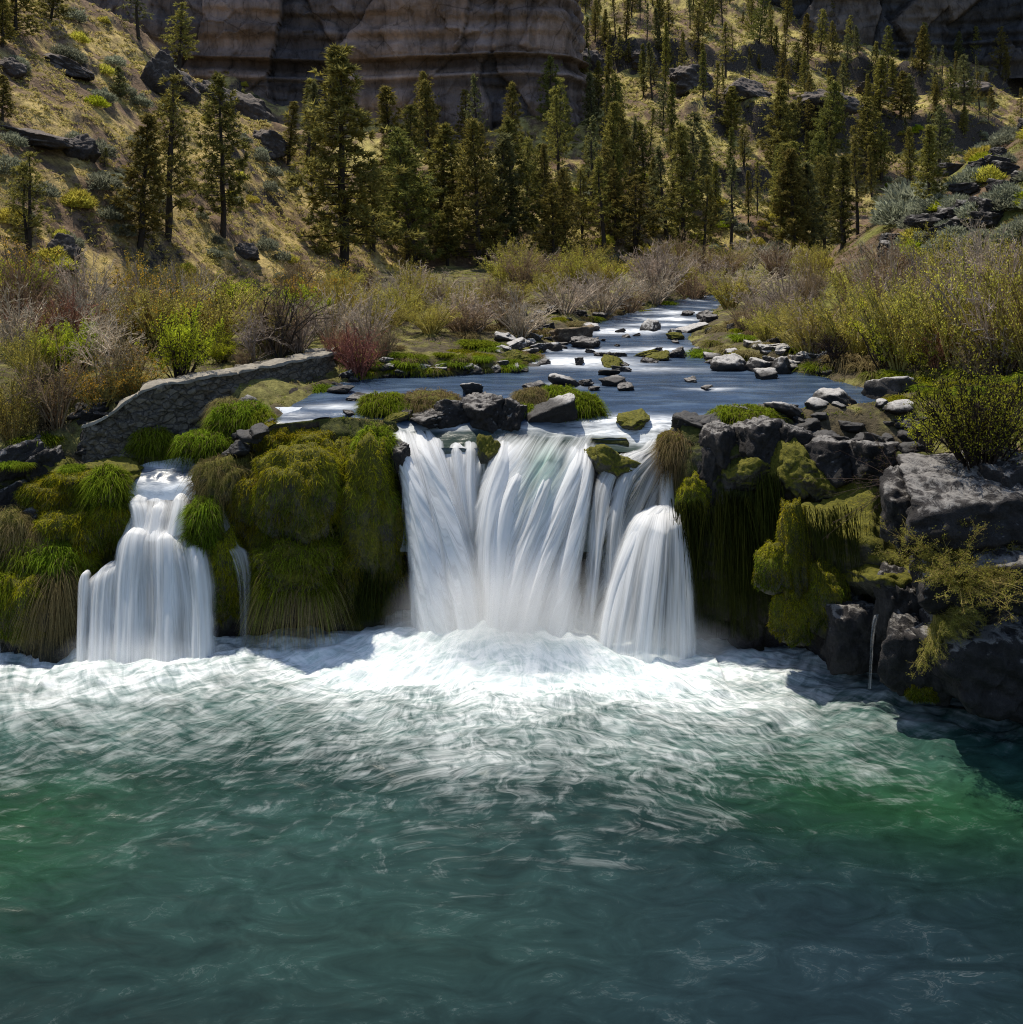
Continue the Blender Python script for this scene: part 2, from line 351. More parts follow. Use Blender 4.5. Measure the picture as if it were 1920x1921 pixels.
# ================================================================ CANYON CLIFFS
def mat_cliff(name, tint):
    m, t, out, N = nodes(name); g = N('NewGeometry'); pos = g.outputs['Position']; a = N('Attribute', attribute_name='Col')
    mp = N('Mapping', {'Vector': pos, 'Scale': (.40, .25, .10)}); st = N('TexNoise', {'Vector': mp.outputs[0], 'Scale': 1.0, 'Detail': 7.0, 'Roughness': .65, 'Distortion': .5}).outputs[0]
    mp2 = N('Mapping', {'Vector': pos, 'Scale': (1.3, 1., .16)}); s2 = N('TexNoise', {'Vector': mp2.outputs[0], 'Scale': 1.0, 'Detail': 6.0, 'Roughness': .7}).outputs[0]
    n = N('TexNoise', {'Vector': pos, 'Scale': .45, 'Detail': 10.0, 'Roughness': .65}).outputs[0]
    c = mixc(N, 1.0, a.outputs['Color'], ramp(N, st, [(.36, .55), (.5, .95), (.64, 1.2)]), 'MULTIPLY')
    c = mixc(N, .8, c, ramp(N, s2, [(.33, .5), (.44, 1.0), (.7, 1.1)]), 'MULTIPLY')
    c = mixc(N, .7, c, ramp(N, n, [(.3, .5), (.5, 1.0), (.7, 1.3)]), 'MULTIPLY')
    vp = mixc(N, .10, N('Mapping', {'Vector': pos, 'Scale': (.34, .2, .17)}).outputs[0], N('TexNoise', {'Vector': pos, 'Scale': .5, 'Detail': 6.0}).outputs[1])
    cr = N('TexVoronoi', {'Vector': vp, 'Scale': 1.0}, feature='DISTANCE_TO_EDGE').outputs['Distance']
    c = mixc(N, 1.0, c, ramp(N, mth(N, 'MULTIPLY_ADD', n, .06, mth(N, 'SUBTRACT', cr, .03)), [(.0, .62), (.016, 1.0)]), 'MULTIPLY')
    b = N('BsdfPrincipled', {'Base Color': c, 'Roughness': .95}); b.inputs['Specular IOR Level'].default_value = .1
    t.links.new(N('Bump', {'Strength': 1.0, 'Distance': .6, 'Height': mth(N, 'ADD', n, mth(N, 'MULTIPLY', st, .5))}).outputs[0], b.inputs['Normal'])
    t.links.new(b.outputs[0], out.inputs[0]); return m
def cliff(name, line, z0, z1, mat, seed, base, pale, ledges=(), ns=700, nz=200):
    line = np.asarray(line, float); L = np.concatenate([[0], np.cumsum(np.linalg.norm(np.diff(line, axis=0), axis=1))])
    s = np.linspace(0, L[-1], ns); x = np.interp(s, L, line[:, 0]); y = np.interp(s, L, line[:, 1])
    tx, ty = np.gradient(x), np.gradient(y); q = np.hypot(tx, ty); nx, ny = ty/q, -tx/q
    S, T = np.meshgrid(s, np.linspace(0, 1, nz)); Z = z0+(z1-z0)*T
    f1, f2, ci = cells(S*.16, Z*.055+seed, S*0, seed); g1, g2, gi = cells(S*.42, Z*.16+seed*2, S*0, seed+1)
    wv = 2.2*fbm(S*.06, Z*.06, seed+2, 3)
    f1, f2, ci = cells((S+wv)*.13, (Z+wv)*.075+seed, S*0, seed); g1, g2, gi = cells((S+wv)*.42, (Z-wv)*.36+seed*2, S*0, seed+1)
    d = 2.2*(ci-.5)-.3*np.exp(-(f2-f1)*22)+.5*(gi-.5)+.45*fbm(S*.2, Z*.3, seed, 5)+.5*np.tanh(4*pn(S*.03, Z*.5, seed+4))
    hs = pn(S*.02, Z*.55, seed+6)
    d = d+T*-2.0
    C = np.broadcast_to(np.asarray(base), Z.shape+(3,)).copy(); zz = Z+.5*pn(S*.05, 0, seed)-.018*S*0
    for zl, w, out_, cmul in ledges:
        e = np.exp(-((zz-zl)/w)**4); d = d*(1-.45*e)+out_*e*(.75+.5*pn(S*.3, Z*.3, seed+.5)); C *= (1+(cmul-1)*e)[..., None]
    e = sst(4.5, 3.0, Z-z0)[..., None]; C = C*(1-e)+np.asarray(pale)*e; C *= ((.62+.75*ci)*(1-.3*np.exp(-(f2-f1)*30))*(.85+.3*gi)*(1-.10*np.exp(-(g2-g1)*22))*(1+.35*hs))[..., None]; C *= 1+np.stack([.10*(ci-.5), 0*ci, -.12*(ci-.5)], -1)*2
    v = np.stack([x[None]+nx[None]*d, y[None]+ny[None]*d, Z], -1)
    top = v[-1]+np.stack([-nx*25, -ny*25, np.full(ns, 3.0)], -1)
    v = np.concatenate([v, top[None]]).reshape(-1, 3); C = np.concatenate([C, C[-1:]]).reshape(-1, 3)
    return tag(obj(name, mesh(name, v, grid(ns, nz+1), mat, C)), kind='structure')
M_cliff = mat_cliff("cliff rock", None)
def zc(py, Y): return HC-(py-HY)*Y/F
cliff("cliff", [(-70, 116), (-41, 120), (-25, 121.5), (-8, 119.5), (2, 118), (7, 119.5), (9.5, 124), (10.5, 132), (9, 155)], 13.5, 43, M_cliff, 3,
      (.195, .150, .135), (.26, .205, .182),
      [(zc(117, 120), .8, -1.0, .45), (zc(106, 120), .2, .9, 1.2), (zc(142, 120), .3, .3, 1.35), (zc(157, 120), .6, -.5, .55), (zc(222, 119), .9, .4, 1.15)])
cliff("cliff", [(46, 190), (56, 182), (70, 179), (84, 181), (100, 176), (125, 172)], 34, 66, M_cliff, 9, (.085, .076, .074), (.09, .078, .072), [(41, .5, .6, 1.2)], 500, 120)
# ================================================================ WATER
def mat_river():
    m, t, out, N = nodes("river water"); g = N('NewGeometry'); pos = g.outputs['Position']; fo = N('Attribute', attribute_name='foam'); ed = N('Attribute', attribute_name='deep')
    uv = N('UVMap'); mp = N('Mapping', {'Vector': uv.outputs[0], 'Scale': (.35, 1.4, 1)})
    st = N('TexNoise', {'Vector': mp.outputs[0], 'Scale': 1.3, 'Detail': 6.0, 'Roughness': .6, 'Distortion': .4}).outputs[0]
    s2 = N('TexNoise', {'Vector': N('Mapping', {'Vector': uv.outputs[0], 'Scale': (1.2, 7, 1)}).outputs[0], 'Scale': 2.0, 'Detail': 4.0, 'Roughness': .6}).outputs[0]
    c = ramp(N, st, [(.3, (.018, .032, .060)), (.5, (.036, .062, .11)), (.7, (.09, .13, .19))])
    c = mixc(N, ed.outputs['Fac'], c, (.022, .042, .028))
    f = mth(N, 'MULTIPLY', fo.outputs['Fac'], mth(N, 'MULTIPLY_ADD', s2, 2.6, mth(N, 'MULTIPLY_ADD', st, 1.6, -1.25)), clamp=True)
    b = N('BsdfPrincipled', {'Base Color': mixc(N, f, c, (.82, .85, .88)), 'Roughness': mth(N, 'MULTIPLY_ADD', f, .5, .22), 'IOR': 1.33})
    t.links.new(N('Bump', {'Strength': .35, 'Distance': .12, 'Height': mth(N, 'ADD', st, mth(N, 'MULTIPLY', s2, .3))}).outputs[0], b.inputs['Normal'])
    t.links.new(b.outputs[0], out.inputs[0]); return m
M_river = mat_river()
# foam bands and wakes on the river, given in photo pixels and carried to the water: (px, py, half width, half height, strength)
FO = [(1275, 585, 60, 3, .8), (1270, 597, 55, 3, .8), (1240, 607, 60, 3, .7), (1180, 619, 75, 4, 1.1), (1160, 623, 60, 3, .8), (1140, 655, 150, 4, .6), (1240, 652, 50, 4, .8),
      (1075, 676, 95, 9, 1.2), (1150, 680, 60, 7, .7), (1230, 690, 80, 5, .5), (1330, 727, 40, 2.5, .8), (1060, 720, 40, 5, .4),
      (1190, 788, 90, 10, 1.3), (1240, 800, 70, 8, 1.2), (1150, 805, 120, 10, .9), (1210, 820, 60, 12, .9), (1110, 790, 60, 8, .7), (820, 800, 120, 5, .5), (950, 800, 120, 4, .5), (700, 800, 60, 6, .6),
      (640, 760, 60, 5, .6), (600, 790, 80, 6, .7), (560, 775, 40, 5, .5), (700, 735, 30, 4, .4), (760, 830, 40, 8, .7), (1340, 640, 40, 3, .4), (1650, 790, 60, 4, .3)]
sr = np.linspace(-.34, .56, 420); yr = 26.35*(76/26.35)**np.linspace(0, 1, 420)
Yr, Sr = np.meshgrid(yr, sr, indexing='ij'); Xr = Sr*Yr; Zr = zw(Yr)
fo = np.zeros(Xr.shape)
PX = CX+F*Xr/Yr; PY = HY+F*(HC-Zr)/Yr
for a, b, w, h, s in FO: fo = np.maximum(fo, s*np.exp(-((PX-a)/w)**2-((PY-b)/h)**2))
fo += .28*sst(47, 50, Yr)*sst(.0, .5, pn(Xr*.6, Yr*.5, 3))
Zr = Zr+.05*fbm(Xr*.5, Yr*1.2, 1, 3)+.10*fo*fbm(Xr*1.1, Yr*2.2, 5, 3)-.05
# the sheet bends over the lip and runs down behind the falls
tl = np.linspace(.03, .55, 30)[::-1, None]; Yb2 = 27.0-2.0*np.sqrt(tl)-.0; Zb2 = -.75-5*tl
lipx = Sr[0]*26.35
Xb = np.broadcast_to(lipx[None], (30, len(sr))); Yb3 = np.broadcast_to(np.minimum(Yb2, 26.3), Xb.shape); Zb3 = np.broadcast_to(Zb2, Xb.shape)+.05*fbm(Xb*3, Zb2*.6, 2, 2)
Vr = np.concatenate([np.stack([Xb, Yb3, Zb3], -1), np.stack([Xr, Yr, Zr], -1)]).reshape(-1, 3)
fa = np.concatenate([.55*sst(.1, .5, pn(Xb*3.2, Zb2*.25, 4)+.4*pn(Xb*11, Zb2*.3, 5))+.12, fo]).ravel(); dp = np.concatenate([np.ones(Xb.shape), sst(27.6, 26.5, Yr)]).ravel()
ok = ((Xr > XL(Yr)-.9) & (Xr < XR(Yr)+.9) & (Yr > 26.3)); okb = (Xb > -3.0) & (Xb < 2.2)
okb = np.concatenate([okb, ok & ~((Yr < 27.0) & ((Xr < -3.4) | (Xr > 4.6)))]).ravel()
fr = grid(len(sr), 450); fr = fr[okb[fr].all(1)]
uvr = np.stack([Vr[:, 0], Vr[:, 1]], -1); uvr[:30*len(sr)] = np.stack([Vr[:30*len(sr), 2]*1.0, Vr[:30*len(sr), 0]*3], -1)
tag(obj("river", mesh("river", Vr, fr, M_river, uv=uvr, attrs={'foam': fa, 'deep': dp})), kind='structure')
# --- small side channel feeding the left fall
u, v_ = np.meshgrid(np.linspace(0, 1, 50), np.linspace(0, 1, 70)); 
cr = catmull(v_[:, 0], [(-7.4, -6.2, 28.2, -.15), (-8.0, -6.6, 27.6, -.5), (-8.9, -7.2, 27.0, -1.15), (-10.4, -7.9, 26.5, -1.42), (-10.6, -8.3, 26.0, -1.52), (-10.3, -8.35, 25.6, -1.75), (-10.2, -8.4, 25.45, -2.1)])
Xc = cr[:, :1]*(1-u)+cr[:, 1:2]*u; Yc = np.broadcast_to(cr[:, 2:3], u.shape)+.5*(u-.5)*sst(.6, .1, v_); Zc_ = cr[:, 3:4]+.06*fbm(Xc*1.5, Yc*1.5, 2, 3)
fc = np.clip(sst(.75, .2, v_)*1.2+sst(.7, .95, v_)+.45*sst(-.1, .5, pn(Xc*1.1, Yc*3, 3)), 0, 1.3)
tag(obj("side_stream", mesh("side_stream", np.stack([Xc, Yc, Zc_], -1).reshape(-1, 3), grid(50, 70)[:, ::-1], M_river, uv=np.stack([Xc, Yc], -1).reshape(-1, 2), attrs={'foam': fc.ravel(), 'deep': 0*fc.ravel()})), kind='structure')
# --- the plunge pool
def mat_pool():
    m, t, out, N = nodes("pool water"); fo = N('Attribute', attribute_name='foam'); dc = N('Attribute', attribute_name='Col'); uv = N('UVMap'); pos = N('NewGeometry').outputs['Position']
    def ns(sc, s, d, dis=.3, src=None): return N('TexNoise', {'Vector': N('Mapping', {'Vector': src or uv.outputs[0], 'Scale': sc}).outputs[0], 'Scale': s, 'Detail': d, 'Roughness': .62, 'Distortion': dis}).outputs[0]
    a = ns((.6, 1.7, 1), 1.2, 10.0, 2.2); b_ = ns((.7, 5.0, 1), 1.0, 9.0, 1.8); e = ns((1, 2.0, 1), .9, 8.0, 1.2, pos); w = ns((.8, 1.5, 1), 1.9, 10.0, 1.6, pos)
    tg = ns((2.4, .8, 1), 1.0, 8.0, 1.4)
    n = mth(N, 'ADD', mth(N, 'MULTIPLY', a, .45), mth(N, 'ADD', mth(N, 'MULTIPLY', b_, .18), mth(N, 'MULTIPLY_ADD', tg, .35, mth(N, 'MULTIPLY', e, .22))))
    f = mth(N, 'MULTIPLY', mth(N, 'ADD', n, mth(N, 'MULTIPLY_ADD', fo.outputs['Fac'], .60, -.86)), 2.5, clamp=True)
    f = mth(N, 'MULTIPLY', mth(N, 'POWER', f, 1.25), mth(N, 'MULTIPLY_ADD', fo.outputs['Fac'], 1.15, .12), clamp=True)
    ln = mth(N, 'SUBTRACT', 1.0, mth(N, 'MULTIPLY', mth(N, 'ABSOLUTE', mth(N, 'SUBTRACT', w, .5)), 42.0), clamp=True)       # thin foam lines
    ln = mth(N, 'MULTIPLY', ln, mth(N, 'MULTIPLY', mth(N, 'SUBTRACT', e, .53), 4.0, clamp=True), clamp=True)
    f = mth(N, 'MAXIMUM', f, mth(N, 'MULTIPLY', ln, .12))
    c = mixc(N, 1.0, dc.outputs['Color'], ramp(N, e, [(.3, .6), (.5, 1.0), (.7, 1.5)]), 'MULTIPLY')
    wc = mixc(N, 1.0, (.80, .83, .83), ramp(N, mth(N, 'ADD', mth(N, 'MULTIPLY', a, .5), mth(N, 'MULTIPLY', tg, .5)), [(.38, (.50, .60, .60)), (.56, (1, 1, 1))]), 'MULTIPLY')
    c = mixc(N, f, c, wc)
    bs = N('BsdfPrincipled', {'Base Color': c, 'Roughness': mth(N, 'MULTIPLY_ADD', f, .5, .24), 'IOR': 1.33}); bs.inputs['Specular IOR Level'].default_value = .16
    h = mth(N, 'ADD', mth(N, 'MULTIPLY', w, .6), mth(N, 'MULTIPLY', n, .5))
    t.links.new(N('Bump', {'Strength': mth(N, 'MULTIPLY_ADD', N('Attribute', attribute_name='turb').outputs['Fac'], .30, .06), 'Distance': .10, 'Height': h}).outputs[0], bs.inputs['Normal'])
    t.links.new(bs.outputs[0], out.inputs[0]); return m
xp = np.concatenate([np.linspace(-32, -15.2, 60), np.arange(-15, 15, .055), np.linspace(15.2, 32, 60)]); yp = np.concatenate([np.linspace(1, 8.9, 40), np.arange(9, 27.4, .05)])
Xp, Yp = np.meshgrid(xp, yp)
ybase = ip(Xp, XS, YB)
ys_ = ip(Xp, [-16, -11.5, -10.8, -8.2, -7, -5, -3.4, -2.2, 1.2, 2.4, 4.6, 5.6, 7.5, 10.3, 13.3, 17], [23.3, 23.4, 23.5, 23.6, 24.3, 24.9, 25.0, 24.7, 24.6, 23.8, 23.6, 23.7, 22.9, 21.0, 20.7, 20.7])  # foot of the falling water
dist = ys_-Yp
th = np.arctan2(Xp-.2, 26.6-Yp); rr = np.hypot(Xp-.2, 26.6-Yp)
w1 = fbm(Xp*.35, Yp*.6, 1, 4); 
core = np.exp(-(np.hypot((Xp+.4)/3.4, (Yp-23.9)/1.4))**2)
reach = ip(Xp, [-16, -13, -9, -4, 0, 4, 7, 9, 11, 14], [3.4, 4.2, 5.4, 6.6, 6.8, 6.0, 5.2, 3.6, 2.0, 1.2])
fm = ip(dist/reach+.22*w1, [-.2, .15, .35, .6, 1.0, 1.35, 1.8], [1.22, 1.06, .90, .72, .50, .26, 0])
fm = fm*ip(Xp, [-14, -11, -6, -3, 3, 5, 7], [.80, .84, .86, 1, 1, .92, .88])
fm = np.where(Xp > 6, fm*ip(Xp, [6, 9, 12], [1, .75, .55]), fm)
patch = 0*Xp
for a, b, w, h, s in ((480, 1545, 90, 40, .75), (800, 1550, 75, 40, .95), (650, 1620, 90, 40, .55), (740, 1665, 70, 22, .65), (900, 1690, 160, 25, .65), (1450, 1440, 150, 30, .55), (1610, 1435, 50, 25, .5), (640, 1400, 130, 50, .6),
                      (120, 1440, 120, 40, .45), (420, 1430, 150, 50, .5), (850, 1430, 80, 60, .5), (1150, 1490, 100, 40, .4), (1330, 1590, 120, 25, .35), (60, 1290, 120, 40, .7), (1650, 1320, 120, 40, .6), (1780, 1370, 120, 30, .5)):
    Yq = F*(HC-POOL)/(b-HY); Xq = (a-CX)*Yq/F
    patch = np.maximum(patch, s*.62*(.75+.9*w1)*np.exp(-((Xp-Xq)/(1.5*w*Yq/F))**2-((Yp-Yq)/(1.5*h*Yq*Yq/F/(HC-POOL)))**2))
mid = .40*sst(14.2, 16.5, Yp+.9*w1)*sst(7, 1, Xp)
foamv = np.clip(np.maximum(np.maximum(fm, patch), mid)+core, 0, 1.6)
wav = fbm(Xp*.8, Yp*1.6, 3, 4); arcs = pn(rr*1.5+w1*1.2, th*1.4, 7)
ampw = ip(dist, [-1, 0, 3, 7, 11, 24], [.11, .11, .085, .05, .014, .006])
flow = fbm(rr*.8, th*6, 5, 4)
Zp = POOL+ampw*(wav*.7+arcs*.7+.9*flow+.22*fbm(Xp*2.2, Yp*3.6, 9, 2))+.50*core*(1+.10*flow)+.14*np.exp(-((dist-.6)/.8)**2)*((Xp < 5) & (Xp > -11))
cw_ = np.exp(-(th/.6)**2)
teal = np.array([.007, .018, .0185]); grn = np.array([.014, .060, .022]); navy = np.array([.010, .021, .028]); milky = np.array([.034, .080, .068])
def blob(a, b, w, h):
    Yq = F*(HC-POOL)/(b-HY); return np.exp(-((Xp-(a-CX)*Yq/F)/w)**2-((Yp-Yq)/h)**2)[..., None]
Cp = np.broadcast_to(teal, Xp.shape+(3,)).copy()
def mixin(C, c, f): return C*(1-f)+c*f
Cp = mixin(Cp, navy, np.clip(blob(1500, 1800, 5, 2.5), 0, 1)); Cp = mixin(Cp, grn, np.clip(1.0*blob(1720, 1450, 3.6, 2.0), 0, 1)); Cp = mixin(Cp, grn*.9, .8*blob(40, 1560, 2.6, 2.4)); Cp = mixin(Cp, grn*.6, .6*blob(1560, 1400, 4, 1.6))
Cp = mixin(Cp, milky, np.clip(.75*sst(3, 0, dist-reach*.6), 0, 1)[..., None]); Cp = mixin(Cp, milky, .5*blob(600, 1560, 5.0, 2.2)); Cp = mixin(Cp, milky*.55, .7*blob(700, 1760, 4.5, 1.6))
tag(obj("pool", mesh("pool", np.stack([Xp, Yp, Zp], -1).reshape(-1, 3), grid(len(xp), len(yp)), mat_pool(), Cp.reshape(-1, 3), uv=np.stack([rr*(1+.9*cw_), th*9*(1-.42*cw_)+.8*w1*cw_], -1).reshape(-1, 2), attrs={'foam': foamv.ravel(), 'turb': np.clip(ampw/.085, 0, 1).ravel()})), kind='structure')
# ================================================================ THE FALLS
def mat_fall():
    m, t, out, N = nodes("falling water"); al = N('Attribute', attribute_name='dens'); ti = N('Attribute', attribute_name='Col'); uv = N('UVMap')
    def ns(sc, d): return N('TexNoise', {'Vector': N('Mapping', {'Vector': uv.outputs[0], 'Scale': sc}).outputs[0], 'Scale': 1.0, 'Detail': d, 'Roughness': .6}).outputs[0]
    a = ns((2.2, .16, 1), 3.0); b_ = ns((9, .28, 1), 4.0); e = ns((28, .5, 1), 3.0)
    n = mth(N, 'ADD', mth(N, 'MULTIPLY', a, .75), mth(N, 'ADD', mth(N, 'MULTIPLY', b_, .6), mth(N, 'MULTIPLY', e, .35)))       # mean .85
    f = mth(N, 'ADD', mth(N, 'ADD', al.outputs['Fac'], .06), mth(N, 'MULTIPLY', mth(N, 'SUBTRACT', n, .85), 2.0))
    f = mth(N, 'MULTIPLY', f, mth(N, 'MULTIPLY', al.outputs['Fac'], 3.0, clamp=True), clamp=True)
    c = mixc(N, 1.0, ti.outputs['Color'], ramp(N, b_, [(.3, .86), (.6, 1.0)]), 'MULTIPLY')
    d = N('BsdfDiffuse', {'Color': c}); tr = N('BsdfTranslucent', {'Color': c})
    t.links.new(N('Bump', {'Strength': .18, 'Distance': .06, 'Height': mth(N, 'ADD', a, mth(N, 'MULTIPLY', b_, .5))}).outputs[0], d.inputs['Normal'])
    s = N('MixShader', {0: .40, 1: d.outputs[0], 2: tr.outputs[0]})
    s = N('MixShader', {0: f, 1: N('BsdfTransparent').outputs[0], 2: s.outputs[0]})
    t.links.new(s.outputs[0], out.inputs[0]); return m
M_fall = mat_fall()
def sheet(name, parent, rows, dens=.8, bulge=.3, shear=0.0, nu=90, nv=110, tint=(.975, .98, .985), top=.06, bot=.0, edge=.12, denst=None, seed=0, tint1=None, jag=.035, crown=.0, slant=.0):
    """one curtain of water; rows of (px left, px right, Y, z) from lip to foot"""
    t = np.linspace(0, 1, nv); r = catmull(t, rows); u = np.linspace(0, 1, nu)[None]
    tj = t[:, None]+jag*(pn(u*5, seed*1.7, .5)+.5*pn(u*14, seed*2.3, .2))*sst(0, .08, t)[:, None]*sst(1, .85, t)[:, None]
    Yj = np.interp(tj, t, r[:, 2]); Zj = np.interp(tj, t, r[:, 3])
    Zj = Zj-(crown*(2*u-1)**2*(1+.8*pn(u*3, seed, .7))-slant*(u-.5))*sst(1, .25, t)[:, None]
    Yc = Yj-bulge*np.sin(np.pi*u)*sst(0, .25, t)[:, None]
    XLw, XRw = (r[:, :1]-CX)*r[:, 2:3]/F, (r[:, 1:2]-CX)*r[:, 2:3]/F; X = XLw+(XRw-XLw)*u
    wd = np.mean(XRw-XLw); Z = Zj
    path = np.concatenate([[0], np.cumsum(np.hypot(np.diff(r[:, 2]), np.diff(r[:, 3])))])[:, None]
    U = u*wd+shear*path+seed*3.7; Vv = np.broadcast_to(path, X.shape)+seed
    strand = .10*pn(U*3.2, Vv*.25, seed)+.05*pn(U*9, Vv*.4, seed+3)
    Yc = Yc-strand*sst(0, .15, t)[:, None]
    d = np.full(X.shape, dens)*(1 if denst is None else np.interp(t, *denst)[:, None])
    eu = np.minimum(u, 1-u)+.05*pn(Vv*1.5, u*0+seed)*1.0
    d = d*sst(0, edge, eu)*sst(0, max(top, 1e-3), t+.05*pn(U*4, U*0, seed+7))[..., :, None][:, :, 0] if False else d*sst(0, edge, eu)*sst(0, max(top, 1e-3), np.broadcast_to(t[:, None], X.shape)+.07*pn(U*4, U*0, seed+7)+.04*pn(U*12, U*0, seed+9))
    if bot: d = d*sst(1, 1-bot, t)[:, None]
    C = np.broadcast_to(np.asarray(tint), X.shape+(3,))
    if tint1 is not None:
        k = (np.exp(-((t[:, None]-tint1[1])/.16)**2)*np.exp(-((u-tint1[2])/.16)**2))[..., None]; C = C*(1-k)+np.asarray(tint1[0])*k
    return obj(name, mesh(name, np.stack([X, Yc, Z], -1).reshape(-1, 3), grid(nu, nv)[:, ::-1], M_fall, C.reshape(-1, 3), uv=np.stack([U, Vv], -1).reshape(-1, 2), attrs={'dens': d.ravel()}), parent)
def prof(t, y0, z0, run, drop): return (y0-run*math.sqrt(t), z0-drop*t)
def R(lst, y0=27.0, z0=-.55, run=2.2, drop=5.1): return [(a, b)+prof(t, y0, z0, run, drop) for t, a, b in lst]
mainfall = thing("waterfall", "widest white fall in the middle of the ledge, its streams joining in a V", "waterfall")
def lobes(parent, rows_list, mk, seed, **kw):
    for i, rows in enumerate(rows_list):
        sheet("water_curtain", parent, mk(rows), seed=seed+i*1.37, **kw)
RM = lambda rows: R(rows, 27.0, -.55, 3.0)
sheet("water_curtain", mainfall, R([(0, 730, 812), (.06, 738, 828), (.14, 748, 842), (.25, 756, 858), (.4, 760, 880), (.55, 762, 896), (.75, 764, 908), (1, 766, 912)], run=2.8), .72, .3, seed=1, edge=.1, bot=.18)
sheet("water_curtain", mainfall, R([(0, 800, 925), (.1, 808, 918), (.25, 822, 900), (.4, 838, 905), (.6, 850, 920), (.8, 855, 925), (1, 860, 930)], 27.05, -.6, 2.3), .72, .15, seed=2, edge=.1, top=.02)
sheet("water_curtain", mainfall, R([(0, 922, 1120), (.06, 914, 1120), (.14, 905, 1117), (.25, 893, 1110), (.4, 886, 1104), (.55, 892, 1098), (.75, 904, 1092), (1, 904, 1090)], run=2.8), .62, .45, shear=.42, seed=3, bot=.18, edge=.06, top=.16, tint1=((.60, .80, .68), .3, .55))
lobes(mainfall, [[(0, 736, 770), (.06, 740, 778), (.12, 742, 792), (.2, 752, 806), (.4, 762, 832), (.7, 772, 858), (1, 778, 872)], [(0, 766, 806), (.08, 772, 822), (.2, 786, 846), (.4, 806, 876), (.7, 836, 902), (1, 850, 908)], [(.09, 742, 784), (.13, 744, 790), (.3, 756, 815), (.6, 768, 845), (1, 775, 858)]], RM, 31, dens=.95, crown=.2, bulge=.35, edge=.32, nu=44, top=.05, bot=.15, shear=-.25)
lobes(mainfall, [[(.02, 806, 836), (.1, 812, 842), (.25, 828, 862), (.45, 848, 892)], [(.04, 838, 872), (.1, 842, 876), (.25, 850, 886), (.5, 864, 904)], [(.03, 866, 900), (.1, 868, 898), (.25, 868, 898), (.5, 872, 908)]], lambda r_: R(r_, 27.0, -.58, 2.5), 41, dens=.85, crown=.2, bulge=.18, edge=.35, nu=30, nv=70, top=.06, bot=.3)
lobes(mainfall, [[(.03, 924, 968), (.08, 914, 972), (.16, 900, 972), (.3, 888, 962), (.5, 888, 956), (.75, 900, 956), (1, 902, 956)], [(.10, 950, 1016), (.18, 934, 1002), (.3, 916, 986), (.5, 905, 975), (.75, 905, 975), (1, 905, 972)], [(.12, 1010, 1064), (.2, 996, 1050), (.35, 972, 1034), (.55, 944, 1010), (.8, 922, 986), (1, 910, 974)], [(.05, 1060, 1116), (.12, 1052, 1114), (.25, 1030, 1098), (.45, 998, 1070), (.7, 964, 1038), (1, 940, 1016)], [(.04, 1086, 1122), (.12, 1082, 1120), (.25, 1072, 1114), (.45, 1046, 1104), (.7, 1020, 1088), (1, 990, 1078)]], RM, 51, dens=.92, crown=.2, bulge=.4, edge=.34, nu=50, top=.1, bot=.15, shear=.12)
rightfall = thing("waterfall", "right white fall that drops as a narrow spout and fans out like a bell", "waterfall")
sheet("water_curtain", rightfall, R([(0, 1215, 1262), (.03, 1200, 1262), (.06, 1165, 1262), (.14, 1128, 1250), (.25, 1112, 1242), (.4, 1100, 1232), (.6, 1092, 1222), (.8, 1084, 1210), (1, 1078, 1200)], 26.6, -.72, 2.3, 4.9), .42, .35, shear=.25, seed=6, edge=.1, top=.03, denst=([0, .15, .35, 1], [1.3, 1.1, .85, .62]))
lobes(rightfall, [[(.05, 1150, 1196), (.09, 1132, 1188), (.18, 1112, 1160), (.35, 1102, 1146), (.7, 1090, 1128), (1, 1082, 1115)], [(.04, 1180, 1222), (.1, 1160, 1210), (.2, 1146, 1190), (.4, 1132, 1175), (.8, 1118, 1160)]], lambda r_: R(r_, 26.6, -.72, 2.5, 4.9), 61, dens=.62, bulge=.3, edge=.35, nu=36, top=.05, bot=.2)
sheet("water_spout", rightfall, R([(0, 1222, 1270), (.05, 1230, 1268), (.12, 1233, 1266), (.2, 1233, 1266), (.32, 1228, 1270)], 26.6, -.75, 1.8, 5.0), 1.0, .3, seed=7, nu=40, edge=.25)
sheet("water_curtain", rightfall, [(1222, 1277, 25.3, -2.2), (1188, 1290, 25.0, -2.36), (1166, 1299, 24.8, -2.72), (1150, 1305, 24.5, -3.25), (1134, 1310, 24.2, -3.9), (1118, 1314, 23.9, -4.7), (1100, 1320, 23.6, -5.7)], .58, .75, seed=8, bot=.08, edge=.14, nu=130, top=.02, denst=([0, .2, .5, 1], [1.4, 1.2, 1, .8]))
lobes(rightfall, [[(1226, 1262, 25.2, -2.15), (1184, 1236, 24.9, -2.45), (1156, 1206, 24.5, -3.1), (1130, 1178, 24.1, -4.1), (1104, 1150, 23.5, -5.7)], [(1232, 1270, 25.2, -2.15), (1216, 1262, 24.8, -2.5), (1200, 1250, 24.3, -3.3), (1184, 1240, 23.9, -4.4), (1168, 1226, 23.4, -5.7)], [(1240, 1274, 25.2, -2.15), (1252, 1290, 24.9, -2.45), (1258, 1303, 24.5, -3.3), (1262, 1308, 24.1, -4.4), (1264, 1312, 23.6, -5.7)]], lambda r_: r_, 71, dens=.8, bulge=.3, edge=.35, nu=44, top=.03, bot=.1)
leftfall = thing("waterfall", "left white fall spilling in steps beside the mossy bank", "waterfall")
def zy(py, Y): return zc(py, Y)
def R2(lst): return [(a, b, Y, zy(py, Y)) for py, a, b, Y in lst]
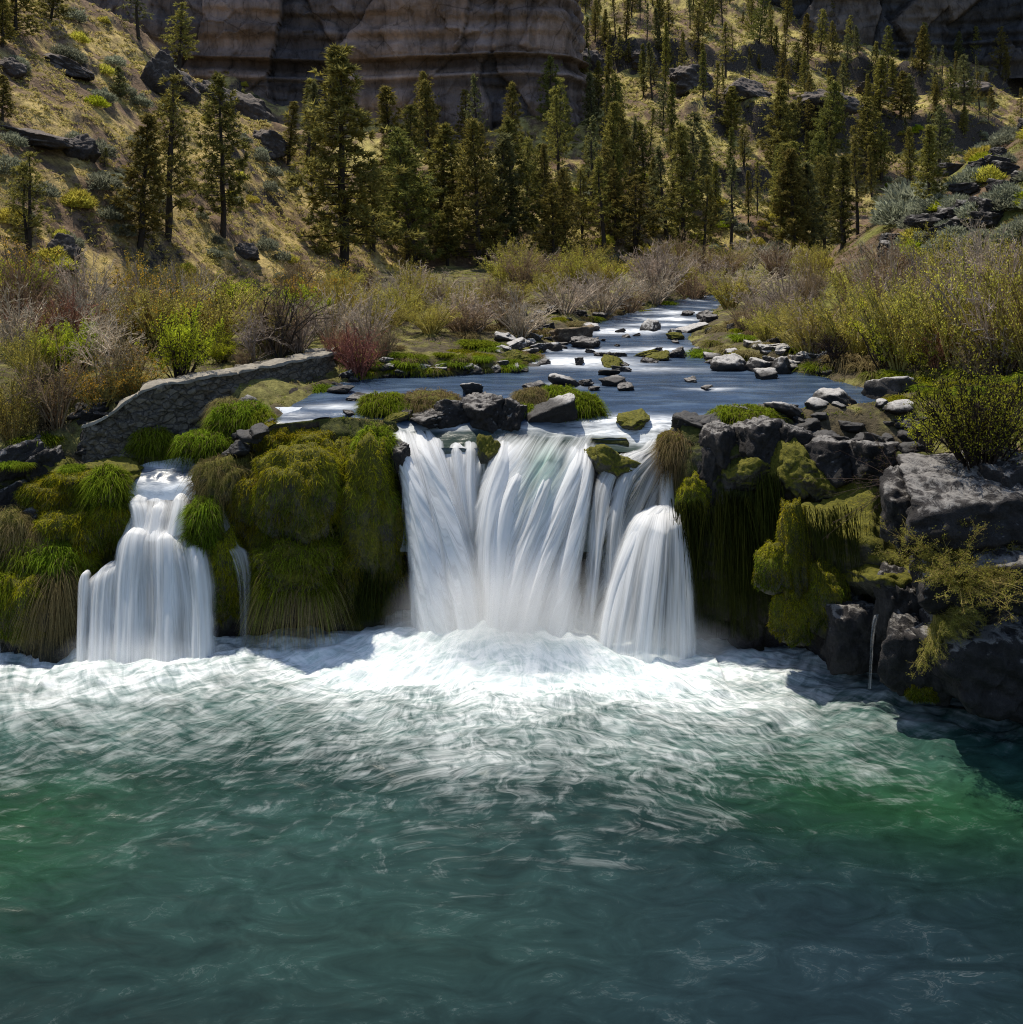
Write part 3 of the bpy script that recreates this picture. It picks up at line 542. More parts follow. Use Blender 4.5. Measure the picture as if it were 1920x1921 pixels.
sheet("water_curtain", leftfall, R2([(926, 232, 372, 25.7), (938, 234, 374, 25.5), (958, 238, 370, 25.3), (985, 230, 370, 25.05), (1005, 220, 376, 24.75), (1040, 212, 386, 24.5), (1085, 204, 398, 24.3), (1150, 202, 405, 24.0), (1200, 201, 408, 23.8), (1262, 198, 412, 23.4)]), .62, .35, seed=9, edge=.08, nu=120, top=.03, jag=.07, crown=.25, denst=([0, .2, .4, .7, 1], [1.0, 1.15, 1.05, .9, .85]))
lobes(leftfall, [[(924, 240, 284, 25.6), (934, 238, 286, 25.45), (950, 244, 290, 25.25), (990, 250, 296, 25.0)], [(938, 282, 322, 25.5), (950, 278, 322, 25.3), (985, 272, 318, 25.0), (1010, 268, 316, 24.8)], [(922, 318, 366, 25.6), (932, 320, 368, 25.4), (955, 316, 366, 25.15), (1000, 306, 362, 24.85)], [(984, 232, 300, 25.0), (994, 222, 300, 24.75), (1030, 212, 298, 24.5), (1110, 204, 292, 24.15), (1258, 200, 288, 23.4)], [(992, 285, 345, 24.95), (1002, 284, 348, 24.7), (1040, 284, 350, 24.45), (1120, 285, 350, 24.1), (1258, 284, 348, 23.4)], [(1016, 338, 392, 24.8), (1026, 338, 396, 24.6), (1060, 344, 403, 24.35), (1130, 350, 409, 24.05), (1256, 352, 412, 23.5)]], R2, 81, dens=.85, crown=.32, bulge=.32, edge=.33, nu=44, nv=80, top=.05, bot=.08, jag=.05)
sheet("water_curtain", leftfall, R2([(1054, 172, 262, 24.6), (1060, 158, 262, 24.5), (1078, 150, 255, 24.3), (1120, 147, 250, 24.1), (1180, 146, 248, 23.8), (1262, 144, 246, 23.35)]), .5, .25, seed=10, edge=.14, top=.03, jag=.07, crown=.2, slant=.5)
lobes(leftfall, [[(1052, 182, 240, 24.55), (1060, 172, 238, 24.4), (1090, 166, 230, 24.2), (1160, 162, 224, 23.9), (1258, 160, 220, 23.35)], [(1070, 146, 176, 24.4), (1080, 146, 174, 24.25), (1150, 145, 170, 23.95), (1258, 144, 168, 23.4)]], R2, 95, dens=.75, crown=.3, slant=.25, bulge=.2, edge=.33, nu=34, nv=80, top=.04, bot=.08)
thin = thing("waterfall", "thin veil of water trickling between two grassy mounds just right of the left fall", "waterfall")
sheet("water_curtain", thin, R2([(955, 410, 432, 25.4), (968, 408, 440, 25.2), (1000, 416, 440, 25.0), (1022, 418, 452, 24.85), (1035, 425, 468, 24.7), (1070, 440, 474, 24.55), (1120, 448, 472, 24.4), (1195, 450, 470, 24.2)]), .42, .12, seed=11, nu=40, edge=.2, denst=([0, .5, .75, 1], [1.1, 1, .6, .4]))
tr_ = thing("waterfall", "finger-thin trickle running off the dark rock at the right below the hanging shrub", "waterfall")
sheet("water_curtain", tr_, R2([(1152, 1640, 1652, 21.6), (1160, 1636, 1648, 21.5), (1190, 1632, 1642, 21.4), (1240, 1630, 1638, 21.3), (1292, 1628, 1635, 21.2)]), .42, .03, seed=12, nu=24, edge=.3)
tr2 = thing("waterfall", "faint trickle at the left picture edge under the mossy bank", "waterfall")
sheet("water_curtain", tr2, R2([(1160, -12, 4, 23.9), (1200, -10, 8, 23.7), (1256, -10, 14, 23.4)]), .45, .05, seed=13, nu=24, edge=.3)
# drifting spray at the foot of the main fall
def mat_mist():
    m, t, out, N = nodes("spray"); tc = N('TexCoord'); l = N('VectorMath', {0: tc.outputs['Object']}, operation='LENGTH').outputs['Value']
    n = N('TexNoise', {'Vector': tc.outputs['Object'], 'Scale': 2.2, 'Detail': 3.0}).outputs[0]
    d = mth(N, 'MULTIPLY', mth(N, 'POWER', mth(N, 'SUBTRACT', 1.0, l, clamp=True), 1.6), mth(N, 'MULTIPLY_ADD', n, 1.6, .1))
    v = N('VolumePrincipled', {'Density': mth(N, 'MULTIPLY', d, 2.3), 'Color': (1, 1, 1, 1), 'Anisotropy': .1}); t.links.new(v.outputs[0], out.inputs['Volume']); return m
v, f = ICO[3]
for (cx, cy, cz), (a, b, c), lb in (((-.1, 23.8, -4.9), (3.3, 1.4, 2.4), "thick white spray boiling at the foot of the middle waterfall"), ((3.4, 23.9, -5.2), (2.6, 1.0, .9), "low white spray at the foot of the bell-shaped right waterfall"), ((-9.3, 23.6, -5.3), (2.0, .8, .7), "low white spray at the foot of the left stepped waterfall")):
    mm = bpy.data.materials.get("spray") or mat_mist()
    tag(obj("spray", mesh("spray", v, f, mm), loc=(cx, cy, cz), sca=(a, b, c)), lb, "spray")
# ================================================================ ROCKS
M_boulder = mat_rock("boulder basalt", (.072, .066, .063), (.46, .44, .42), lit_amt=.10, scale=1.6, line=True)
M_brown = mat_rock("brown boulder", (.12, .09, .065), (.22, .17, .11), lit_amt=.5, scale=1.6)
M_mossrock = mat_rock("mossy boulder", (.07, .065, .05), (.30, .29, .27), moss=1.05, mossc=(.12, .115, .010), lit_amt=.2, scale=1.6)
M_dark = mat_rock("dark basalt", (.036, .032, .031), (.24, .225, .21), lit_amt=-.28, scale=1.1)
def boulder_mesh(seed, sub=4, flat=.75, npl=13, mat=None, rough=.05, blocky=False):
    r = np.random.default_rng(100+seed); v, f = ICO[sub]
    n = nrm(r.normal(size=(npl, 3))); d = r.uniform(.62, 1.0, npl)
    if blocky:
        n = np.concatenate([nrm(np.array([[1, 0, 0], [-1, 0, 0], [0, 1, 0], [0, -1, 0], [0, 0, 1], [0, 0, -1]])+r.normal(0, .16, (6, 3))), n[:4]]); d = np.concatenate([r.uniform(.68, .85, 6), r.uniform(.8, 1.0, 4)])
    q = v@n.T; rad = np.min(np.where(q > .15, d/np.maximum(q, .15), 9), 1); rad = np.minimum(rad, 1.3)
    p = v*rad[:, None]; f1, f2, ci = cells(p[:, 0]*1.7+seed, p[:, 1]*1.7, p[:, 2]*1.7, seed % 9); p = p*(1+.10*(ci-.5)-.07*np.exp(-(f2-f1)*11))[:, None]; p = p*(1+rough*1.6*fbm(p[:, 0]*1.3+seed, p[:, 1]*1.3, p[:, 2]*1.3, 3)+rough*fbm(p[:, 0]*4, p[:, 1]*4+seed, p[:, 2]*4, 4))[:, None]
    p[:, 2] *= flat
    return mesh("boulder", p, f, mat)
BM = {k: [boulder_mesh(i+10*j, 5 if k in ('dark', 'moss') else 4, mat=m, rough=.06 if k == 'grey' else .09, blocky=(k == 'dark' or (i % 2 == 0 and k != 'moss')), npl=10) for i in range(6)] for j, (k, m) in enumerate((('grey', M_boulder), ('brown', M_brown), ('moss', M_mossrock), ('dark', M_dark)))}
nrk = [0]
def boulder(loc, size, label, kind='grey', group=None, rot=None, name="boulder", cat="boulder"):
    nrk[0] += 1; i = nrk[0]
    r = np.random.default_rng(i)
    rt = rot or (r.uniform(-.35, .35), r.uniform(-.35, .35), r.uniform(0, 6.28))
    return tag(obj(name, BM[kind][i % 6], None, loc, rt, size), label, cat, group)
def rock_px(px, py, wpx, hpx, label, kind='grey', group=None, z=None, sink=.25, depth=.8):
    """boulder whose waterline / foot is at (px,py) and that is wpx wide and hpx tall in the photo"""
    p = onwater(px, py) if z is None else P(px, py, F*(HC-z)/(py-HY))
    s = wpx*p[1]/F*.5; h = hpx*p[1]/F
    return boulder((p[0], p[1]+s*depth*.5, p[2]+h*.2), (s*1.08, s*depth, h*1.05), label, kind, group)
RK = [(1575, 762, 85, 28, "white-topped jagged rock alone in the calm river above the right cliff", 'grey'), (1677, 748, 108, 42, "big pale boulder at the right river edge before the yellow-green grass", 'grey'),
      (1662, 795, 62, 42, "pointed pale rock standing at the back of the right cliff top", 'grey'), (1442, 708, 42, 14, "small pale rock in the river in front of the right bank boulders", 'grey'),
      (1376, 692, 60, 30, "wide grey boulder at the left end of the right bank rocks", 'grey'), (1425, 695, 48, 24, "grey boulder second from the left in the right bank rocks", 'grey'), (1468, 697, 48, 26, "pale grey boulder in the middle of the right bank rocks", 'grey'),
      (1500, 690, 40, 30, "grey boulder near the right end of the right bank rocks", 'grey'), (1452, 672, 42, 36, "dark pointed boulder behind the right bank rocks", 'dark'), (1378, 655, 50, 26, "dark flat rock below the round green tuft on the right bank", 'dark'), (1416, 632, 62, 36, "long brown-grey slab leaning on the right bank", 'brown'),
      (1375, 640, 30, 34, "black upright rock beside the right bank slab", 'dark'), (1145, 684, 46, 15, "low mossy rock in the middle of the rapids", 'moss'), (1087, 681, 22, 12, "small black rock splitting the white rapid", 'dark'), (1143, 702, 36, 9, "low flat pale rock below the rapid", 'grey'), (1156, 719, 50, 11, "flat white-topped rock in mid river", 'grey'),
      (1063, 722, 56, 17, "pale angular rock touching the tip of the grassy spit", 'grey'), (1100, 720, 36, 8, "low dark rock beside the pale angular rock", 'dark'), (1222, 668, 60, 9, "long low mossy rock left of the white-and-green one", 'moss'), (1242, 674, 44, 13, "pale rock with a green mossy flank at mid river", 'moss'), (1275, 668, 40, 14, "dark rock joining the right bank tuft", 'dark'),
      (1327, 728, 24, 4, "tiny dark rock just breaking the calm river surface", 'dark'), (1270, 634, 32, 8, "small mossy rock in the upper river", 'moss'), (1268, 626, 28, 10, "grey stone behind the small mossy upper-river rock", 'grey'), (1222, 618, 45, 15, "pale rock at the white step of the upper river", 'grey'), (1300, 622, 60, 12, "grey flat rock at the right of the upper step", 'grey'),
      (1290, 590, 24, 6, "small dark rock far up in the white rapids", 'dark'), (1325, 598, 32, 13, "black rock at the right edge of the far rapids", 'dark'), (1325, 610, 26, 12, "dark boulder below the black rock at the far right rapids", 'dark'), (1070, 640, 84, 28, "large smooth brown boulder on the left bank of the rapids", 'brown'), (1065, 612, 40, 12, "dark rock behind the large brown boulder", 'dark'),
      (1110, 618, 36, 12, "pale rock left of the small upper step", 'grey'), (1098, 650, 60, 16, "dark rock at the water below the large brown boulder", 'dark'), (1010, 658, 40, 13, "grey rock in the left bank rubble", 'grey'), (975, 652, 44, 14, "light rock at the left end of the bank rubble", 'grey'), (1040, 655, 34, 14, "rounded rock near the brown boulder", 'grey'), (965, 682, 50, 24, "mossy hump at the left bank waterline", 'moss'), (938, 680, 34, 22, "dark boulder beside the mossy hump", 'dark'),
      (985, 556, 42, 26, "brown pointed boulder far up the left bank below the trees", 'brown'), (675, 750, 42, 8, "low black rock in the left channel below the wall end", 'dark'), (655, 776, 26, 4, "tiny dark rock in the left channel", 'dark'), (668, 800, 38, 14, "dark wet rock behind the left moss mounds", 'dark'), (740, 790, 40, 14, "mossy rock in front of the grassy islet", 'moss'), (762, 784, 26, 16, "rounded dark rock at the foot of the grassy islet", 'dark'),
      (1195, 792, 70, 17, "flat mossy rock at the right end of the islet by the white water", 'moss'), (740, 688, 40, 26, "grey-brown boulder on the left bank right of the red willow", 'brown'), (640, 735, 40, 12, "grey rock at the foot of the wall end", 'grey'),
      (1600, 712, 44, 9, "flat pale stone at the water in front of the dry grass", 'grey'), (1625, 706, 24, 9, "small white stone beside the flat pale stone", 'grey'), (1590, 800, 60, 10, "low flat rock behind the right cliff top", 'grey'), (1720, 795, 60, 26, "grey rock at the right edge of the river", 'grey'), (1740, 770, 50, 18, "pale rock in the shallows at the right", 'grey')]
for px, py, w, h, lb, kd in RK: rock_px(px, py, w, h, lb, kd)
# the rocky islet above the lip
for px, py, w, h, lb, kd in ((905, 790, 110, 50, "big dark block in the middle of the islet above the falls", 'dark'), (850, 788, 80, 40, "dark grey block left of the middle of the islet", 'dark'), (960, 790, 80, 44, "dark block right of the middle of the islet", 'dark'), (1030, 788, 120, 34, "smooth grey slab under the right end of the islet", 'grey'),
                             (800, 792, 90, 20, "low wet rock at the left end of the islet", 'dark'), (885, 735, 60, 16, "pale rock on top of the islet", 'grey')):
    rock_px(px, py, w, h, lb, kd, depth=.7)
# loose stones along the waterlines
def stones(n, pxr, pyr, s, label, group, kind='grey', fn=onground, seed=1, zoff=.0):
    r = np.random.default_rng(seed); p = fn(r.uniform(*pxr, n), r.uniform(*pyr, n))
    for q in p:
        a = r.uniform(*s); boulder((q[0], q[1], q[2]+a*.15+zoff), (a, a*r.uniform(.7, 1), a*r.uniform(.5, .8)), label, kind, group, name="stone", cat="stone")
stones(130, (150, 500), (760, 860), (.10, .36), "grey loose stone in the rubble below the old stone wall", "stones in the rubble below the wall", seed=2)
stones(34, (930, 1100), (630, 665), (.15, .45), "grey stone in the rubble along the left bank of the rapids", "stones along the left bank rapids", seed=3)
stones(30, (1320, 1560), (640, 705), (.15, .45), "grey stone among the boulders along the right bank", "stones along the right bank", seed=4)
stones(60, (640, 1000), (685, 742), (.10, .38), "grey stone on the muddy spit left of the calm river", "stones on the left spit", seed=5)
r_ = np.random.default_rng(8)
for i in range(34):
    px, py = r_.uniform(985, 1380), r_.uniform(600, 730); q = onwater(px, py)
    if XL(q[1])+.2 < q[0] < XR(q[1])-.2:
        a = r_.uniform(.10, .38); boulder((q[0], q[1], q[2]-a*.12), (a*1.4, a, a*.7), "small dark stone half sunk in the upper river", 'dark', "half-sunk stones in the upper river", name="stone", cat="stone")
stones(30, (960, 1340), (575, 630), (.2, .5), "dark stone at the far edge of the upper rapids", "stones at the upper rapids", 'dark', seed=6)
# right cliff top: pale rocks piled along the edge and big columns under them
r = np.random.default_rng(21)
for i in range(95):
    px = r.uniform(1285, 1740); Y = r.uniform(24.6, 27.2) if px < 1600 else r.uniform(23.6, 27); X = (px-CX)*Y/F
    Y = max(Y, float(yt(X))+.1); X = (px-CX)*Y/F; a = r.uniform(.13, .42)
    boulder((X, Y, float(terrain(X, Y))+a*.15), (a*1.25, a, a*.75), "grey rock in the pile along the top of the right cliff", 'grey', "rocks piled on top of the right cliff")
for px, py, w, h, Y, kd, lb in ((1345, 840, 70, 90, 25.3, 'dark', "dark upright block under the cliff-top rocks nearest the right fall"), (1420, 830, 90, 100, 25.2, 'dark', "tall dark block second from the fall on the right cliff"), (1490, 835, 70, 80, 25.0, 'dark', "rounded grey block in the middle of the right cliff edge"),
                            (1565, 860, 120, 90, 24.6, 'dark', "big pale-topped block on the right cliff edge left of the shrub"), (1640, 860, 100, 80, 24.0, 'dark', "pale sloping block under the bare twigs on the right cliff edge"), (1545, 905, 70, 70, 24.2, 'moss', "round-topped boulder with a yellow moss rim on the right cliff"),
                            (1400, 890, 90, 70, 24.9, 'moss', "yellow mossy bulge under the right cliff edge"), (1480, 880, 90, 90, 24.6, 'moss', "green mossy bulge in the middle of the right cliff"), (1330, 900, 70, 120, 25.3, 'dark', "grey pitted block beside the right fall"),
                            (1590, 1010, 180, 200, 23.4, 'moss', "large mossy wall of rock with a bare white patch on the right cliff"), (1640, 1080, 130, 70, 22.4, 'moss', "mossy wedge of rock pointing left above the trickle"), (1600, 1190, 120, 150, 22.4, 'dark', "black wet block at the pool left of the trickle"), (1690, 1150, 90, 160, 21.6, 'dark', "grey block behind the finger-thin trickle"),
                            (1800, 950, 250, 150, 20.8, 'dark', "largest dark boulder at the right under the bare-stemmed shrub"), (1700, 960, 110, 150, 21.2, 'dark', "dark upright slab left of the largest right boulder"), (1830, 1060, 260, 130, 20.5, 'dark', "rough dark boulder behind the hanging shrub"), (1900, 930, 110, 170, 20.9, 'dark', "dark boulder cut by the right picture edge"), (1930, 1050, 130, 130, 20.4, 'dark', "pale-edged boulder at the right picture edge"),
                            (1830, 1230, 260, 180, 20.5, 'dark', "undercut rock shelf above the pool at the far right"), (1720, 1230, 120, 170, 20.9, 'dark', "mossy-footed rock at the corner of the pool right of the trickle"), (1930, 1280, 180, 150, 20.2, 'dark', "overhanging dark rock at the lower right picture edge"),
                            (1150, 872, 92, 72, 25.9, 'moss', "mossy dark rock between the middle and the right waterfalls"), (1125, 900, 50, 110, 25.9, 'dark', "dark wet rib left of the mossy rock between the falls"), (912, 848, 38, 56, 26.1, 'moss', "dark rock with yellow moss splitting the lip of the middle fall"), (750, 860, 40, 60, 25.9, 'dark', "black wet rock at the left edge of the middle fall"),
                            (300, 903, 30, 20, 26.0, 'moss', "small mossy stone in the side stream above the left fall"), (375, 862, 26, 14, 26.6, 'dark', "small brown stone in the white side stream")):
    p = P(px, py, Y); r = np.random.default_rng(int(px*7+py)); s = w*Y/F*.55
    boulder(p, (s, s*.85, h*Y/F*.5/.72), lb, kd, rot=(r.uniform(-.15, .15), r.uniform(-.15, .15), r.uniform(0, 6.28)))
# left bank rocks
for px, py, w, h, Y, kd, lb in ((40, 862, 110, 70, 26.6, 'dark', "dark cracked rock at the left picture edge on the mossy bank"), (95, 868, 60, 60, 26.4, 'dark', "dark rock with green sprouts on the left bank"), (60, 965, 80, 50, 25.6, 'dark', "bare dark rock under dry stalks on the left bank"), (20, 935, 70, 50, 25.9, 'dark', "brown rock lump at the far left of the bank"), (130, 880, 90, 30, 26.6, 'moss', "flat mossy slab at the back of the left bank"), (215, 885, 110, 34, 26.3, 'moss', "mossy stone slab beside the side stream"),
                            (85, 1165, 30, 40, 24.0, 'grey', "small pale rock poking from the hanging moss at left")):
    p = P(px, py, Y); s = w*Y/F*.55; boulder(p, (s, s*.8, h*Y/F*.5/.7), lb, kd)
# ================================================================ ROCK OUTCROPS on the hills
M_out = mat_rock("outcrop rock", (.075, .062, .056), (.17, .14, .12), lit_amt=.45, scale=.35)
OM = []
for i in range(5):
    me = boulder_mesh(70+i, 5, .8, 16, M_out, .09); OM.append(me)
def outcrop(px, py, w, h, label, rz=0.0, tilt=0.0, i=0, dep=.6, push=.2):
    p = onground(px, py)[0]; s = w*p[1]/F*.5; hh = h*p[1]/F*.5
    tag(obj("rock_outcrop", OM[i % 5], None, (p[0], p[1]+s*push, p[2]+hh*.35), (0, tilt, rz), (s, s*dep, hh*1.25)), label, "rock outcrop")
for k, a in enumerate(((55, 268, 160, 42, "dark layered rock band on the left hillside at the picture edge", .1, .08), (150, 300, 62, 66, "square dark boulder at the end of the layered band on the left hillside", .5, 0), (15, 140, 60, 50, "dark rock at the left picture edge high on the hillside", 0, 0), (120, 135, 130, 36, "sloping grey slab high on the left hillside", .2, .35),
                       (285, 170, 60, 90, "dark pillar-like rock left of the hilltop pine", .3, .2), (335, 185, 90, 70, "dark smooth rock below the hilltop pine", .2, .5), (400, 195, 90, 55, "grey sloping rock on the crest of the left hill", .2, .6), (470, 225, 110, 70, "dark rock face on the spur right of the feathery juniper", .3, .5), (505, 285, 90, 60, "black shadowed rock at the end of the spur", .2, .3),
                       (105, 490, 60, 60, "dark rock under the lone juniper at far left", .4, 0), (125, 510, 50, 30, "low dark rock at the foot of the left hillside", 0, 0), (460, 490, 50, 44, "dark rock in the gully above the willows", .4, .3))):
    outcrop(*a, i=k)
for k, a in enumerate(((1560, 205, 110, 60, "rounded grey rock dome midway up the far hillside", .2, 0), (1300, 165, 110, 60, "dark rock band at the upper left of the far hillside", .2, .1), (1390, 195, 90, 50, "brown rock band in the middle of the far hillside", .2, .1), (1640, 180, 80, 36, "small rock band right of the grey dome", 0, 0), (1820, 180, 90, 40, "rock band under the trees at the upper right", 0, 0), (1110, 130, 80, 60, "rock shoulder where the cliff meets the far hillside", .2, .2), (1210, 130, 70, 40, "low rock band near the top of the far hillside", .2, .1))):
    outcrop(*a, i=k+2, push=.1)
r = np.random.default_rng(31)
for i in range(34):
    px = r.uniform(1660, 1960); py = 455-(px-1560)*.62+r.uniform(5, 150); q = onground(px, py)[0]; s = r.uniform(.25, .8)
    boulder((q[0], q[1], q[2]+s*.2), (s*1.2, s, s*.8), "dark lava rock scattered over the grassy slope at the right edge", 'dark', "lava rocks on the right slope")
# ================================================================ STONE WALL
def mat_wall():
    m, t, out, N = nodes("old masonry"); uv = N('UVMap'); pos = N('NewGeometry').outputs['Position']
    wv = N('TexNoise', {'Vector': pos, 'Scale': 3.0, 'Detail': 3.0}).outputs[1]
    vec = mixc(N, .2, uv.outputs[0], wv)
    mp = N('Mapping', {'Vector': vec, 'Scale': (4.2, 7.5, 1)}).outputs[0]
    d = N('TexVoronoi', {'Vector': mp, 'Scale': 1.0, 'Randomness': .85}, feature='DISTANCE_TO_EDGE').outputs['Distance']
    cc = N('TexVoronoi', {'Vector': mp, 'Scale': 1.0, 'Randomness': .85}).outputs['Color']
    n = N('TexNoise', {'Vector': pos, 'Scale': 9.0, 'Detail': 8.0, 'Roughness': .7}).outputs[0]
    v = N('SeparateXYZ', {0: cc}).outputs[0]
    st = ramp(N, v, [(0, (.10, .086, .068)), (.5, (.135, .115, .09)), (1, (.17, .146, .114))])
    st = mixc(N, .8, st, ramp(N, n, [(.3, .4), (.5, 1.0), (.7, 1.5)]), 'MULTIPLY')
    mo = N('MapRange', {'Value': d, 'From Min': .02, 'From Max': .09}).outputs[0]
    c = mixc(N, mo, (.075, .066, .055), st)
    b = N('BsdfPrincipled', {'Base Color': c, 'Roughness': .95})
    t.links.new(N('Bump', {'Strength': .9, 'Distance': .05, 'Height': mth(N, 'ADD', mo, mth(N, 'MULTIPLY', n, .6))}).outputs[0], b.inputs['Normal'])
    t.links.new(b.outputs[0], out.inputs[0]); return m
M_wall = mat_wall(); M_cope = mat_vc("wall coping", .95, .6, 12, .45, 7)
def wall(line, label, thick=.55):
    """line of (x, y, top z, bottom z) along the front face"""
    ln = catmull(np.linspace(0, 1, 220), line); d = nrm(np.gradient(ln[:, :2], axis=0)); nrmv = np.stack([d[:, 1], -d[:, 0]], -1)
    if nrmv[:, 1].mean() > 0: nrmv = -nrmv
    s = np.concatenate([[0], np.cumsum(np.linalg.norm(np.diff(ln[:, :2], axis=0), axis=1))]); root = thing("stone_wall", label, "wall")
    T = np.linspace(0, 1, 46)[:, None]; ln[:, 2] += .06*fbm(s*1.2, 2.0, 5, 4); ln[:, 3] -= .7; ln[:, 2] -= .12; Z = ln[None, :, 3]+(ln[None, :, 2]-ln[None, :, 3])*T; S = np.broadcast_to(s[None], Z.shape)
    f1, f2, ci = cells(S*2.6+.3*pn(S*2, Z*2, 1), Z*4.0+.3*pn(S*2, Z*2, 4), S*0, 6); g1_, g2_, gi_ = cells(S*5.5+3, Z*8.5, S*0, 7); D = .13*(ci-.5)-.06*np.exp(-(f2-f1)*14)+.07*(gi_-.5)+.06*fbm(S*2.5, Z*2.5, 1, 4)+.2*(1-T)**2
    X = ln[None, :, 0]+nrmv[None, :, 0]*D; Y = ln[None, :, 1]+nrmv[None, :, 1]*D
    fv = np.stack([X, Y, Z], -1); bk = fv[::-1].copy(); bk[..., 0] -= nrmv[None, :, 0]*(thick+2*D); bk[..., 1] -= nrmv[None, :, 1]*(thick+2*D)
    v = np.concatenate([fv, bk]); uv = np.stack([np.broadcast_to(s[None], v.shape[:2]), v[..., 2]], -1)
    v[-1, :, 2] -= .0
    q = grid(220, len(v)); n = len(v)
    ends = []
    for c in (0, 219):
        a = np.arange(46)*220+c; b = (91-np.arange(46))*220+c; ends.append(np.stack([a[:-1], a[1:], b[1:], b[:-1]], -1))
    me = mesh("masonry", v.reshape(-1, 3), np.concatenate([q]+ends), M_wall, uv=uv.reshape(-1, 2)); obj("masonry", me, root)
    # coping: worn capstones along the top
    tc_ = np.linspace(-.06, thick+.06, 14)[:, None]; zc2 = ln[None, :, 2]+.04+.07*fbm(np.broadcast_to(s[None]*1.8, (14, 220)), tc_*3, 3, 5)-.07*np.exp(-(((s[None]*1.3) % 1-.0)/.05)**2)
    top = np.stack([ln[None, :, 0]-nrmv[None, :, 0]*tc_, ln[None, :, 1]-nrmv[None, :, 1]*tc_, zc2], -1)
    lo0 = top[0].copy(); lo0[:, 2] = ln[:, 2]-.05; lo1 = top[-1].copy(); lo1[:, 2] = ln[:, 2]-.05
    tv = np.concatenate([lo0[None], top, lo1[None]]).reshape(-1, 3); cl = .26+.12*fbm(tv[:, 0]*2, tv[:, 1]*2, 0, 3)
    obj("coping", mesh("coping", tv, grid(220, 16), M_cope, np.stack([cl*1.0, cl*.9, cl*.74], -1)), root)
wall([(-11.95, 26.7, -.25, -1.6), (-11.2, 26.6, .05, -1.5), (-10.7, 26.75, .4, -1.2), (-10.15, 26.95, .78, -.8), (-9.3, 27.6, .88, -.4), (-8.3, 28.9, .93, -.3), (-7.3, 30.7, .95, -.3), (-6.1, 33.2, .97, -.4)], "long curved wall of old brown fieldstone stepping down to the left")
wall([(-7.25, 33.6, 1.0, -.2), (-6.7, 33.7, 1.0, -.2), (-6.25, 33.65, 1.0, -.3)], "short return of the stone wall behind its upper right end", .4)
wall([(-10.1, 36.2, 1.0, .1), (-9.6, 36.3, 1.0, .1), (-9.1, 36.2, 1.0, .1)], "short separate piece of stone wall behind the green willow", .4)
# ================================================================ FOLIAGE MATERIALS
M_grass = mat_foliage("grass", .5, .25); M_moss = mat_foliage("moss", .35, .15); M_leaf = mat_foliage("leaves", .5, .3); M_needle = mat_foliage("needles", .45, .4)
M_bark = mat_vc("bark", .95, .7, 14, .4, 10, obvar=.3); M_twig = mat_foliage("twigs", .3, .3)
